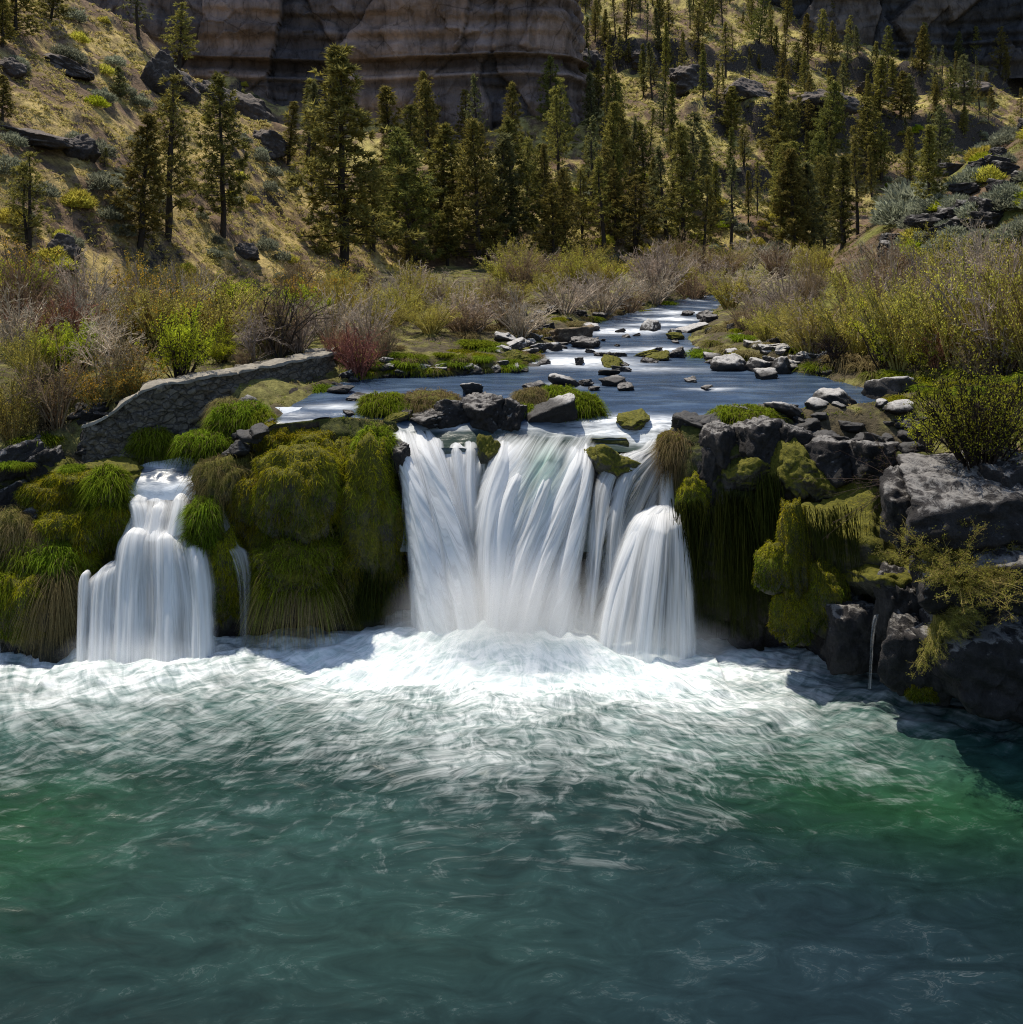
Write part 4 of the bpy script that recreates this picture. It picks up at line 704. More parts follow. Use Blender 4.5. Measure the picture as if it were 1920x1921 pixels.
# ================================================================ MOSS MOUNDS AND GRASS CLUMPS
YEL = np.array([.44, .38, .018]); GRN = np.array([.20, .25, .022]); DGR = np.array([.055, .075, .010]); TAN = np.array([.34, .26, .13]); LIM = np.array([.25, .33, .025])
def mound(px, py, w, h, Y, label, style, seed, name="mossy_mound", cat="mossy mound", depth=.8, n=None, cols=None, drop=0.0):
    r = np.random.default_rng(seed); root_loc = P(px, py+h*.5, Y); rx, rz = w*Y/F*.5, h*Y/F*.5; ry = rx*depth
    root = thing(name, label, cat, tuple(root_loc)); v, f = ICO[4]
    bl = np.sign(v)*np.abs(v)**.8; bl = bl/np.maximum(np.abs(bl).max(1, keepdims=True)**.3, .01)
    def surf(d):
        k = 1+.20*fbm(d[:, 0]*1.3+seed, d[:, 1]*1.3, d[:, 2]*.8, 3)+.20*fbm(d[:, 0]*3.0+seed, d[:, 1]*3.0, d[:, 2]*1.8, 4)
        p = np.sign(d)*np.abs(d)**.85*np.array([rx, ry, rz])*k[:, None]; p[:, :2] *= (1+.12*np.clip(-d[:, 2:3], 0, 1)); return p+np.array([0, 0, rz])
    core = mesh("rock", surf(v), f, M_mossrock if style != 'hang' else M_dark)
    obj("rock", core, root)
    if n is None: n = {'moss': 14000, 'grass': 4200, 'hang': 2600, 'dry': 3000}[style]
    d = nrm(r.normal(size=(n*2, 3))); d = d[(d[:, 2] > (-.75 if style != 'hang' else -.2)) & (d[:, 1] < .75)][:n]; n = len(d)
    base = surf(d); nr = nrm(d/np.array([rx, ry, rz])); zroom = base[:, 2]+root_loc[2]-POOL-.35; pt = fbm(base[:, 0]*2+seed, base[:, 1]*2, base[:, 2]*2, 3)
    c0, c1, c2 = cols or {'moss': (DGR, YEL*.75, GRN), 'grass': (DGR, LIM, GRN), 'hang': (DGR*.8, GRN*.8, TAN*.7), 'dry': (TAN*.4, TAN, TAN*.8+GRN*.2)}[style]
    m = sst(-.25, .35, pt+.25*r.normal(size=n))[:, None]; tip = c2*(1-m)+c1*m; tip = tip*r.uniform(.6, 1.4, (n, 1))*(.5+.6*sst(-.6, .5, d[:, 2:3])); yt_ = (.65*sst(.25, .75, d[:, 2]))[:, None] if style == 'moss' else 0; tip = tip*1.2*(1-yt_)+YEL*1.7*r.uniform(.5, 1.2, (n, 1))*yt_; dead = r.random(n) < .08; tip[dead] = TAN*.7  # tips painted as sunlit: brighter, moss yellower facing up; darkened facing down
    dn = np.array([0, 0, -1.])
    if style == 'moss': dirv = nr*.9+dn*.35+r.normal(size=(n, 3))*.75; L, Wd, dr = (.045+.24*r.random(n)**3)*min(1, .35+.5*rx)*(.45 if px > 1200 else 1), .016, .6
    elif style == 'grass': dirv = nr*.7+np.array([0, 0, .9])+r.normal(size=(n, 3))*.4; L, Wd, dr = .15+.4*r.random(n)**1.5, .024, .95
    elif style == 'hang': dirv = nr*.9+dn*.3+r.normal(size=(n, 3))*.3; L, Wd, dr = r.uniform(.2, .75, n)*(1+drop), .014, 1.3
    else: dirv = nr*.8+np.array([0, 0, .3])+r.normal(size=(n, 3))*.5; L, Wd, dr = r.uniform(.25, .6, n), .012, 1.2
    ok = zroom > .05; L = np.minimum(L, np.maximum(zroom, .05)*.75); base, dirv, tip, L = base[ok], dirv[ok], tip[ok], L[ok]
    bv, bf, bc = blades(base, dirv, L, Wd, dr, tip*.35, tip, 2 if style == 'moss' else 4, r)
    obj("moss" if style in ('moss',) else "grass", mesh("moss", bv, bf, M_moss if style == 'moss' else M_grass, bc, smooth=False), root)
    return root
MO = [(560, 925, 145, 175, 25.15, "broad arched dome of dark green moss in the middle of the left ledge", 'moss'), (690, 985, 120, 290, 25.75, "long mossy curtain beside the left edge of the middle waterfall", 'moss'), (634, 905, 100, 160, 26.1, "mossy ridge between the arched dome and the long curtain", 'moss'),
      (702, 848, 74, 80, 26.2, "rounded green grass dome at the top corner beside the middle waterfall", 'grass'), (590, 835, 110, 60, 26.5, "yellow moss hump on top of the left ledge", 'moss'), (520, 830, 90, 60, 26.6, "green mossy lump at the top left of the ledge", 'moss'), (640, 822, 90, 50, 26.9, "tan-green grassy lump at the top of the ledge near the channel", 'grass'),
      (430, 905, 110, 90, 25.7, "tan shaggy grass cap overhanging at the left of the ledge", 'dry'), (478, 945, 95, 115, 25.4, "bright green grassy bulge right of the tan shaggy cap", 'moss'), (497, 1050, 80, 220, 25.5, "dark green shadowed moss slope right of the thin trickle", 'moss'), (655, 1100, 140, 180, 25.7, "dim mossy apron behind the spray at the left of the middle waterfall", 'moss'),
      (557, 1062, 136, 110, 24.8, "bushy bright green grass tuft hanging low on the ledge face", 'grass'), (557, 1110, 120, 100, 24.85, "fringe of long hanging roots and grass under the bushy tuft", 'hang'), (381, 985, 50, 90, 24.9, "small grass clump between the left fall and the thin trickle", 'grass'), (425, 1090, 60, 170, 24.9, "mossy strip behind the thin trickle", 'moss'),
      (205, 925, 70, 90, 25.5, "tall green grass clump on the bank edge beside the left fall", 'grass'), (205, 985, 70, 90, 25.3, "dark leafy mat hanging below the tall green clump", 'moss'), (160, 900, 150, 50, 26.2, "yellow-green moss cushion along the back of the left bank", 'moss'), (110, 930, 120, 70, 25.9, "mossy cushion with yellow patches on the left bank", 'moss'), (140, 990, 150, 80, 25.5, "brownish mossy slope in the middle of the left bank", 'moss'),
      (105, 1060, 80, 80, 24.8, "lime green tuft in the middle of the left bank", 'grass'), (60, 1060, 90, 90, 24.9, "green grass cushion left of the lime tuft", 'grass'), (103, 1130, 60, 130, 24.5, "long straw-coloured roots hanging under the lime tuft", 'hang'), (50, 1150, 90, 140, 24.3, "dark hanging moss curtain at the lower left of the bank", 'moss'), (5, 1120, 50, 80, 24.2, "grass tuft cut by the left picture edge", 'grass'), (20, 1000, 110, 90, 25.2, "grey-brown dry grass slope at the left picture edge", 'dry'), (75, 1010, 80, 60, 25.2, "dry brown mat above the green cushion of the left bank", 'dry'), (150, 1070, 60, 90, 24.9, "dark mossy rock corner just left of the stepped fall", 'moss'),
      (385, 832, 90, 40, 26.8, "rounded bright green grass mound beside the side stream", 'grass'), (445, 790, 95, 62, 27.4, "tall bright green grass mound above the side stream", 'grass'), (425, 775, 50, 44, 27.6, "tan and green grass tuft behind the bright mounds", 'dry'), (285, 830, 60, 50, 27.0, "small dark green tuft at the foot of the stone wall", 'grass'), (480, 800, 60, 50, 27.2, "green tuft at the head of the ledge by the channel", 'grass'),
      (1270, 850, 60, 70, 25.9, "pale straw tuft hanging at the cliff corner beside the right fall", 'dry'), (1255, 830, 40, 40, 26.1, "small lime moss cap at the corner above the right fall", 'moss'), (1395, 780, 110, 24, 26.6, "orange-green moss cushion on top of the right cliff", 'grass'), (1455, 1065, 70, 90, 22.9, "sunlit yellow-green moss lobe on the left of the mossy pillar", 'moss'), (1487, 1050, 60, 210, 22.9, "lit mossy pillar with ferny sprigs on the right cliff", 'moss'), (1487, 1155, 75, 100, 22.8, "rounded mossy foot of the pillar near the pool", 'moss'), (1545, 1120, 90, 130, 22.9, "dark mossy rock right of the pillar foot", 'moss'),
      (1300, 960, 60, 130, 25.0, "dark green moss hanging in the shade right of the bell-shaped fall", 'moss'), (1730, 1290, 60, 40, 20.6, "dark moss pad at the corner above the pool at right", 'moss'),
      (720, 765, 80, 42, 28.2, "round green tussock at the left tip of the islet", 'grass'), (760, 775, 60, 34, 28.1, "second green tussock at the left of the islet", 'grass'), (808, 765, 110, 55, 28.3, "tan shaggy tussock on the islet", 'dry'), (860, 775, 60, 40, 28.1, "small dry tussock on the front of the islet", 'dry'), (1000, 755, 60, 46, 28.6, "green and tan tussock right of the dark block of the islet", 'dry'), (1045, 750, 70, 40, 28.9, "grassy cap on the grey slab of the islet", 'grass'), (985, 775, 40, 26, 28.1, "small lime tuft low on the islet", 'grass'), (1090, 768, 74, 50, 28.1, "round tussock at the right tip of the islet", 'grass')]
for i, a in enumerate(MO):
    kw = {}
    if 'tan shaggy grass cap' in a[5]: kw = dict(cols=(TAN*.3, TAN*.7, TAN*.5+GRN*.3))
    if 'fringe of long' in a[5]: kw = dict(drop=.5, cols=(DGR, GRN, TAN))
    if 'straw-coloured' in a[5]: kw = dict(drop=.6, cols=(TAN*.4, TAN*.9, TAN*.6))
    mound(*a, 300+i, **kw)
# hanging moss curtains on the shaded right cliff
def hanging(px, py, w, L, Y, label, seed, col=(.040, .048, .010), n=260):
    r = np.random.default_rng(seed); x = r.normal(px, w*.3, n); y = r.uniform(py-18, py+40, n); b = np.stack([P(a, c, Y) for a, c in zip(x, y)])
    b[:, 1] -= r.uniform(0, .25, n); v, f, c = blades(b, np.stack([r.normal(0, .15, n), -r.uniform(.2, .6, n), -np.ones(n)], -1), np.minimum(r.uniform(.4, 1, n)*L, (b[:, 2]-POOL-.4)*.72), .018, .4, np.array(col)*.6, np.array(col)*r.uniform(.7, 1.4, (n, 1)), 4, r)
    tag(obj("hanging_moss", mesh("hanging_moss", v, f, M_moss, c, smooth=False)), label, "moss")
for i, a in enumerate(((1362, 930, 40, 3.2, 24.6, "long olive moss strands hanging midway between the right fall and the mossy pillar"), (1290, 950, 50, 2.6, 24.8, "dark moss strands hanging right beside the bell-shaped fall"), (1440, 900, 50, 1.6, 24.3, "short moss strands under the green bulge of the right cliff"), (1395, 940, 30, 2.6, 24.4, "thin olive moss strands right of the longest ones"), (1560, 960, 100, 1.2, 22.5, "moss fringe on the large mossy wall of the right cliff"), (700, 1080, 70, 1.8, 25.0, "pale moss fringe dropping into the spray left of the middle fall"), (610, 1080, 60, 1.4, 24.9, "brown moss fringe right of the bushy tuft"))):
    hanging(*a, seed=600+i)
# grass clumps on the banks: prototypes, then copies
def clump_proto(n, h, c0, c1, seed, spread=.5, dr=.8, Wd=.034):
    n = int(n*1.7); Wd = max(Wd, .028)
    r = np.random.default_rng(seed); a = r.uniform(0, 6.28, n); q = np.sqrt(r.random(n))
    b = np.stack([np.cos(a)*q*.28, np.sin(a)*q*.28, np.zeros(n)-.05], -1); d = np.stack([np.cos(a)*q*spread, np.sin(a)*q*spread, np.ones(n)], -1)+r.normal(size=(n, 3))*.15
    tip = (np.asarray(c0)+(np.asarray(c1)-np.asarray(c0))*r.random((n, 1)))*r.uniform(.7, 1.2, (n, 1))
    return mesh("grass_clump", *(lambda t: (t[0], t[1]))(bl := blades(b, d, h*r.uniform(.6, 1.1, n), Wd, dr, tip*.4, tip, 4, r)), M_grass, bl[2], smooth=False)
GC = {'green': [clump_proto(260, .8, GRN*.9, LIM*1.2, 1), clump_proto(220, .7, GRN*.8, GRN*1.3, 2, .8)], 'tan': [clump_proto(260, .75, TAN*.8, TAN*1.2, 3, .7, 1.0, .016), clump_proto(220, .8, TAN*.7, TAN+GRN*.2, 4, .6, .9, .016)], 'mix': [clump_proto(240, .6, GRN, TAN, 5, .8, 1.1), clump_proto(220, .55, GRN*1.1, YEL, 6, .9, 1.1)]}
gn = [0]
def clump(p, s, kind, label, group=None):
    gn[0] += 1; r = np.random.default_rng(900+gn[0])
    return tag(obj("grass_clump", GC[kind][gn[0] % 2], None, tuple(p), (r.uniform(-.1, .1), r.uniform(-.1, .1), r.uniform(0, 6.28)), (s*r.uniform(.9, 1.2), s*r.uniform(.9, 1.2), s*r.uniform(.85, 1.1))), label, "grass clump", group)
for px, py, s, kd, lb in ((75, 830, 1.3, 'green', "tall bright green clump at the left beside the wall's low end"), (90, 835, 1.0, 'green', "smaller green clump right of the tall one at the wall's low end"), (597, 735, .9, 'green', "green clump growing at the foot of the wall end"), (610, 735, .6, 'tan', "straw clump at the foot of the wall end"), (815, 700, 1.2, 'green', "dark green clump on the left spit"), (760, 690, 1.2, 'green', "bright green clump left of the dark one on the spit"), (775, 672, 1.2, 'green', "lime clump behind the spit"), (890, 650, 1.3, 'green', "lime clump on the left bank near the rubble"), (915, 650, 1.3, 'green', "darker green clump on the left bank near the rubble"), (905, 690, 1.0, 'green', "upright green clump at the bank edge"), (1110, 600, 1.3, 'green', "round green clump at the far left bank"), (1320, 672, 1.5, 'green', "big leafy green clump at the right bank waterline"), (1345, 675, 1.0, 'mix', "yellowish clump right of the big leafy one"), (1395, 640, 1.3, 'green', "round bright clump behind the right bank slab"), (1410, 668, 1.2, 'tan', "brown dry clump among the right bank boulders"), (1500, 660, 1.3, 'green', "green clump above the right bank boulders"), (1540, 690, 1.4, 'green', "tall green clump left of the dry grass"), (1590, 680, 1.9, 'tan', "large pale dry grass clump on the right bank"), (1630, 690, 1.5, 'tan', "dry grass clump right of the palest one"), (1640, 708, 1.0, 'mix', "yellow-green clump at the water below the dry grass"), (1325, 572, 2.0, 'tan', "tan clump at the end of the visible river"), (1250, 575, 1.6, 'green', "green clump beside the far rapids"), (1205, 588, 1.6, 'mix', "olive clump on the far left bank"), (1295, 575, 1.3, 'mix', "small olive clump behind the far rapids"), (1385, 615, 1.6, 'tan', "straw clump on the right bank above the rapids"), (1345, 615, 1.4, 'mix', "yellow clump at the right bank of the far rapids")):
    q = onground(px, py)[0]; clump(q, s, kd, lb)
def scatter(n, pxr, pyr, s, kinds, label, group, seed, ok=None):
    r = np.random.default_rng(seed); p = onground(r.uniform(*pxr, n), r.uniform(*pyr, n))
    for q in p:
        if q[2] > zw(q[1])+.02: clump(q, r.uniform(*s), kinds[r.integers(len(kinds))], label, group)
scatter(90, (640, 1020), (650, 735), (.5, 1.15), ['mix', 'tan', 'green'], "tuft of green and straw grass on the low spit left of the river", "grass tufts on the left spit", 41)
scatter(45, (860, 1200), (560, 645), (.8, 1.4), ['tan', 'mix', 'tan'], "straw and olive grass tuft along the far left bank", "grass tufts on the far left bank", 42)
scatter(50, (1660, 1990), (700, 760), (.8, 1.3), ['mix', 'green', 'mix'], "yellow-green grass tuft in the sunny meadow at the right river edge", "grass tufts in the right meadow", 43)
scatter(40, (1340, 1600), (585, 670), (.8, 1.4), ['tan', 'tan', 'mix'], "straw grass tuft along the right bank", "grass tufts on the right bank", 44)
scatter(50, (0, 260), (850, 900), (.35, .7), ['green', 'mix'], "short green tuft on top of the mossy left bank", "tufts on the left bank", 45)
scatter(45, (140, 330), (800, 858), (.4, .8), ['mix', 'tan', 'green'], "tuft of dry and green grass at the foot of the stone wall's low end", "tufts at the wall foot", 47)
scatter(30, (260, 480), (770, 850), (.4, .8), ['green', 'mix', 'green'], "green tuft between the stone wall and the side stream", "tufts below the stone wall", 46)
# ================================================================ TREES
NEED = [np.array([.215, .195, .055]), np.array([.165, .168, .050]), np.array([.225, .205, .062]), np.array([.180, .190, .085])]
BARK = np.array([.050, .040, .032])
def conifer(kind, seed):
    """unit tree 10 m tall -> (trunk mesh, crown mesh)"""
    r = np.random.default_rng(seed); H = 10.0; T, Cn = Acc(), Acc()
    prm = {'pine': dict(w=1.75, h0=.16, n=85, el=(-.25, .35), sp=.30, lean=.02, k=9), 'juniper': dict(w=1.35, h0=.10, n=95, el=(.1, .8), sp=.27, lean=.03, k=10), 'column': dict(w=.95, h0=.08, n=85, el=(.2, 1.0), sp=.26, lean=.02, k=9),
           'tall': dict(w=1.9, h0=.10, n=135, el=(-.35, .45), sp=.30, lean=.006, k=10), 'broad': dict(w=2.1, h0=.05, n=105, el=(-.1, .6), sp=.31, lean=.03, k=9), 'sparse': dict(w=1.3, h0=.28, n=50, el=(-.2, .5), sp=.33, lean=.05, k=8), 'open': dict(w=1.7, h0=.14, n=70, el=(.2, .9), sp=.34, lean=.03, k=9)}[kind]
    ntr = 2 if kind == 'open' else 1
    col = NEED[seed % 4]
    for q in range(ntr):
        z = np.linspace(0, H*(1 if q == 0 else .9), 14); lx, ly = r.normal(0, prm['lean'], 2)
        cx = lx*z+.12*pn(z*.35, seed, q*3+.5)+(.35*q*(1-np.exp(-z*.5))); cy = ly*z+.12*pn(z*.35, seed+9, q*3)
        rad = .17*(1-z/H*.93)**.9+.012; T.add(*tubeL(np.stack([cx, cy, z], -1), rad*(1 if q == 0 else .7), 7), BARK*r.uniform(.8, 1.2))
        n = prm['n']//ntr
        for i in range(n):
            t = prm['h0']+(1-prm['h0'])*((i+r.random())/n)**.9; zh = t*z[-1]; az = i*2.4+r.normal(0, .5)
            u = (t-prm['h0'])/(1-prm['h0'])
            shape = {'pine': (1-u)**.75*.85+.10, 'juniper': (1-u)**.8*min(1, .5+2.5*u)+.10, 'column': (1-u)**.5*min(1, .55+3*u)*.8+.08, 'tall': (1-u)**.85*min(1, .8+2*u)*(.8+.3*math.sin(u*23))+.06, 'broad': (1-u)**.75*min(1, .75+2*u)+.06, 'sparse': (.55+.45*math.sin(3*u+1))*(1-u*.75), 'open': (1-u)**.55*min(1, .6+2*u)*.9+.08}[kind]
            L = 1.25*prm['w']*shape*r.uniform(.6, 1.12)*(1 if r.random() > .1 else 1.25)
            el = prm['el'][0]+(prm['el'][1]-prm['el'][0])*(u*.8+.2*r.random()); s = np.linspace(0, 1, 6)
            bx, by = np.interp(zh, z, cx), np.interp(zh, z, cy)
            hor = L*s*math.cos(el); up = L*s*math.sin(el)+(.22*L*s**2.2 if kind != 'column' else .3*L*s**2)-(.10*L*s*(1-s) if kind == 'pine' else 0)
            azs = az+.25*s*r.normal(); pts = np.stack([bx+hor*np.cos(azs), by+hor*np.sin(azs), zh+up], -1)
            T.add(*tubeL(pts, (.045*(1-u*.6))*(1-s*.85)*min(1, L), 3), BARK*.9)
            m = max(4, int(L*.85/prm['sp']*2.3)); ts = r.uniform(.22, 1.03, m)**.8
            cpos = np.stack([np.interp(ts, s, pts[:, j]) for j in range(3)], -1)+r.normal(size=(m, 3))*np.array([.17, .17, .10])*(.4+.6*min(1.3, L))
            k = int(prm['k']*1.7); cp = np.repeat(cpos, k, 0); out_ = np.array([math.cos(az), math.sin(az), .45])
            d = nrm(r.normal(size=(m*k, 3))+out_*.9); shade = np.repeat(r.uniform(.55, 1.4, m), k)*r.uniform(.8, 1.2, m*k)
            cc = col[None]*shade[:, None]; hl = r.random(m*k) < .15; cc[hl] *= np.array([1.5, 1.35, .9])
            Cn.add(*leaves(cp+d*.03, r.uniform(.16, .34, m*k), cc, r, d, .28))
        top = np.stack([np.interp(np.linspace(.93, 1.0, 14), z/H, cx), np.interp(np.linspace(.93, 1.0, 14), z/H, cy), np.linspace(.93, 1.01, 14)*z[-1]], -1)
        cp = np.repeat(top, 8, 0); d = nrm(r.normal(size=(len(cp), 3))+[0, 0, .9]); Cn.add(*leaves(cp, .26, col*1.1, r, d, .3))
    return T.mesh("trunk", M_bark, True), Cn.mesh("crown", M_needle)
TP = {k: [conifer(k, s) for s in ss_] for k, ss_ in dict(pine=(1, 2, 7, 26), juniper=(3, 4, 12, 20, 22), column=(6, 9, 8, 24), broad=(10, 13, 28), tall=(30,), sparse=(14, 11), open=(16, 18)).items()}
tn = [0]
def tree(p, h, kind, label, group=None, wide=1.0, rotz=None):
    tn[0] += 1; r = np.random.default_rng(2000+tn[0]); tm, cm = TP[kind][tn[0] % len(TP[kind])]; s = h/10.0
    t = thing("conifer", label, "tree", (p[0], p[1], p[2]-.15), group, r.uniform(0, 6.28) if rotz is None else rotz, (s*wide, s*wide, s))
    t.rotation_euler[0] = r.normal(0, .02); t.rotation_euler[1] = r.normal(0, .02)
    obj("trunk", tm, t); obj("crown", cm, t); return t
W0 = dict(pine=3.5, juniper=2.9, column=2.1, broad=4.6, tall=3.2, sparse=2.9, open=3.6)
def tree_px(px, pb, pt, w, kind, label, group=None, Y=None):
    p = onground(px, pb)[0] if Y is None else P(px, pb, Y)
    h = (pb-pt)*p[1]/F; ww = w*p[1]/F/(W0[kind]*h/10)
    tree(p, h, kind, label, group, float(np.clip(ww, .6, 1.7)))
placed = []
TR = [(55, 480, 285, 95, 'open', "slim dark juniper standing alone at the far left of the hillside"), (262, 470, 215, 105, 'juniper', "dark narrow conifer left of the feathery double-stemmed juniper"), (315, 455, 148, 130, 'open', "tall feathery double-stemmed juniper on the left hillside"), (418, 442, 140, 115, 'pine', "tall pine with a bare lower trunk on the left hillside"),
      (645, 500, 95, 175, 'tall', "tallest broad pine standing in front of the cliff"), (742, 425, 165, 78, 'column', "slender pointed conifer right of the tallest pine"), (780, 500, 245, 150, 'broad', "bushy olive conifer right of the tallest pine"), (825, 440, 235, 110, 'juniper', "leaning-topped conifer below the cliff"), (840, 500, 380, 80, 'juniper', "small pale conifer in front of the dark ones below the cliff"),
      (765, 510, 435, 62, 'open', "young open conifer at the edge of the bank bushes"), (575, 325, 155, 70, 'sparse', "thin conifer on the spur left of the tallest pine"), (592, 330, 150, 60, 'column', "dark conifer just right of the thin one on the spur"), (335, 130, 5, 100, 'open', "bushy hilltop pine against the cliff edge"), (505, 170, -5, 88, 'broad', "drooping juniper standing before the cliff wall"), (260, 75, -60, 60, 'sparse', "thin conifer at the top of the left hillside"), (305, 60, -70, 70, 'juniper', "dark conifer behind the bushy hilltop pine"),
      (30, 70, -60, 150, 'broad', "spreading dark juniper in the top left corner"), (5, 90, -10, 60, 'juniper', "dark conifer cut by the top left edge"), (95, 40, -60, 90, 'broad', "shadowed juniper right of the corner tree"), (225, 190, 122, 44, 'juniper', "small young juniper halfway up the left hillside"), (5, 230, 140, 50, 'juniper', "small conifer cut by the left edge halfway up"), (195, 315, 275, 30, 'sparse', "seedling conifer by the square boulder on the left hillside"),
      (900, 500, 228, 140, 'broad', "dense dark conifer left of the hollow under the cliff"), (962, 480, 225, 110, 'pine', "dark pine beside the hollow under the cliff"), (930, 495, 260, 100, 'juniper', "brownish conifer between the dark ones under the cliff"), (1040, 495, 345, 100, 'broad', "pale grey-green rounded conifer at the foot of the far hillside"), (1018, 345, 270, 60, 'broad', "short spreading juniper under the right end of the cliff"), (700, 470, 300, 90, 'juniper', "shaded conifer behind the tallest pine"), (870, 430, 280, 80, 'pine', "shaded pine in the middle of the group under the cliff"), (540, 310, 190, 50, 'column', "narrow conifer at the dark gully end of the spur"),
      (970, 510, 478, 22, 'column', "tiny seedling conifer by the fallen log"), (1135, 480, 300, 80, 'sparse', "bare-stemmed conifer at the foot of the far hillside left side"), (1190, 495, 330, 95, 'open', "olive conifer with dark stem left of the lone tall pair"), (1285, 500, 240, 90, 'juniper', "tall conifer above the river bend"), (1255, 490, 275, 80, 'sparse', "tall sparse conifer left of the one above the river bend"), (1320, 500, 330, 60, 'sparse', "thin bare-trunked conifer at the river bend"), (1372, 470, 300, 55, 'sparse', "thin conifer on the bright slope right of the river bend"),
      (1465, 455, 270, 95, 'broad', "thick dark conifer on the right of the bright slope"), (1490, 480, 280, 80, 'juniper', "dark conifer just right of the thick dark one"), (1530, 490, 310, 70, 'juniper', "pointed conifer above the grey bushes at right"), (1580, 470, 290, 70, 'column', "conifer near the sage bush on the right slope"), (1610, 440, 250, 60, 'sparse', "slim conifer above the sage bush"), (1650, 215, 110, 46, 'column', "dark columnar conifer right of the grey rock dome"), (1455, 325, 150, 70, 'juniper', "tall conifer left of the grey rock dome"), (1565, 275, 155, 60, 'open', "conifer in front of the grey rock dome"), (1370, 265, 165, 60, 'juniper', "pointed conifer in the middle of the far hillside"), (1745, 395, 235, 62, 'juniper', "tall conifer in front of the dark shadow at right"), (1690, 250, 160, 55, 'juniper', "conifer below the right rim")]
for px, pb, pt, w, kd, lb in TR:
    tree_px(px, pb, pt, w, kd, lb); placed.append((px, pb))
r = np.random.default_rng(77); zones = {}
cand = np.stack([r.uniform(1030, 1990, 4200), r.uniform(-40, 500, 4200)], -1)
pts = onground(cand[:, 0], cand[:, 1]); KD = ['juniper', 'column', 'pine', 'sparse', 'broad', 'sparse', 'open', 'juniper']
cnt = 0
for (px, py), q in zip(cand, pts):
    if q[1] < 84 or q[1] > 215 or cnt >= 235: continue
    if py > 480-(max(px-1560, 0))*.62: continue
    dens = 1.0 if py < 90 or (px < 1250 and py > 230) else (.35 if (1230 < px < 1480 and 190 < py < 470) else .9)
    if r.random() > dens: continue
    dm = 21 if py > 250 else 16
    if any((px-a)**2+((py-b)*.8)**2 < dm*dm for a, b in placed): continue
    placed.append((px, py)); cnt += 1
    h = r.uniform(3.8, 9.2) if py < 300 else r.uniform(4.5, 11.5)
    if r.random() < .15: h *= .5
    vert = "along the top of" if py < 110 else ("halfway up" if py < 270 else "low on")
    hor = "just right of the cliff" if px < 1240 else ("in its middle part" if px < 1560 else "toward the right edge")
    lb = f"olive conifer among those {vert} the far hillside, {hor}"
    tree(q, h, KD[r.integers(8)], lb, f"conifers {vert} the far hillside {hor}", r.uniform(.8, 1.25))
cand = np.stack([r.uniform(660, 1080, 500), r.uniform(270, 500, 500)], -1); pts = onground(cand[:, 0], cand[:, 1]); c2 = 0
for (px, py), q in zip(cand, pts):
    if q[1] < 84 or c2 >= 14 or any((px-a)**2+((py-b))**2 < 26**2 for a, b in placed): continue
    placed.append((px, py)); c2 += 1
    tree(q, r.uniform(5.5, 10.5), KD[r.integers(8)], "shaded conifer crowded on the slope below the cliff", "conifers below the cliff", r.uniform(.9, 1.3))
# fallen log below the trees
lg = onground(960, 512)[0]; lv = tube(np.array([lg+[-1.6, 1.5, .55], lg+[0, .6, .45], lg+[2.2, -.6, .25], lg+[3.6, -1.2, .12]]), [.2, .18, .15, .1], 8)
tag(obj("fallen_log", mesh("fallen_log", lv[0], lv[1], M_bark, np.broadcast_to(BARK*.9, (len(lv[0]), 3)))), "dark fallen log lying below the shaded conifers", "log")
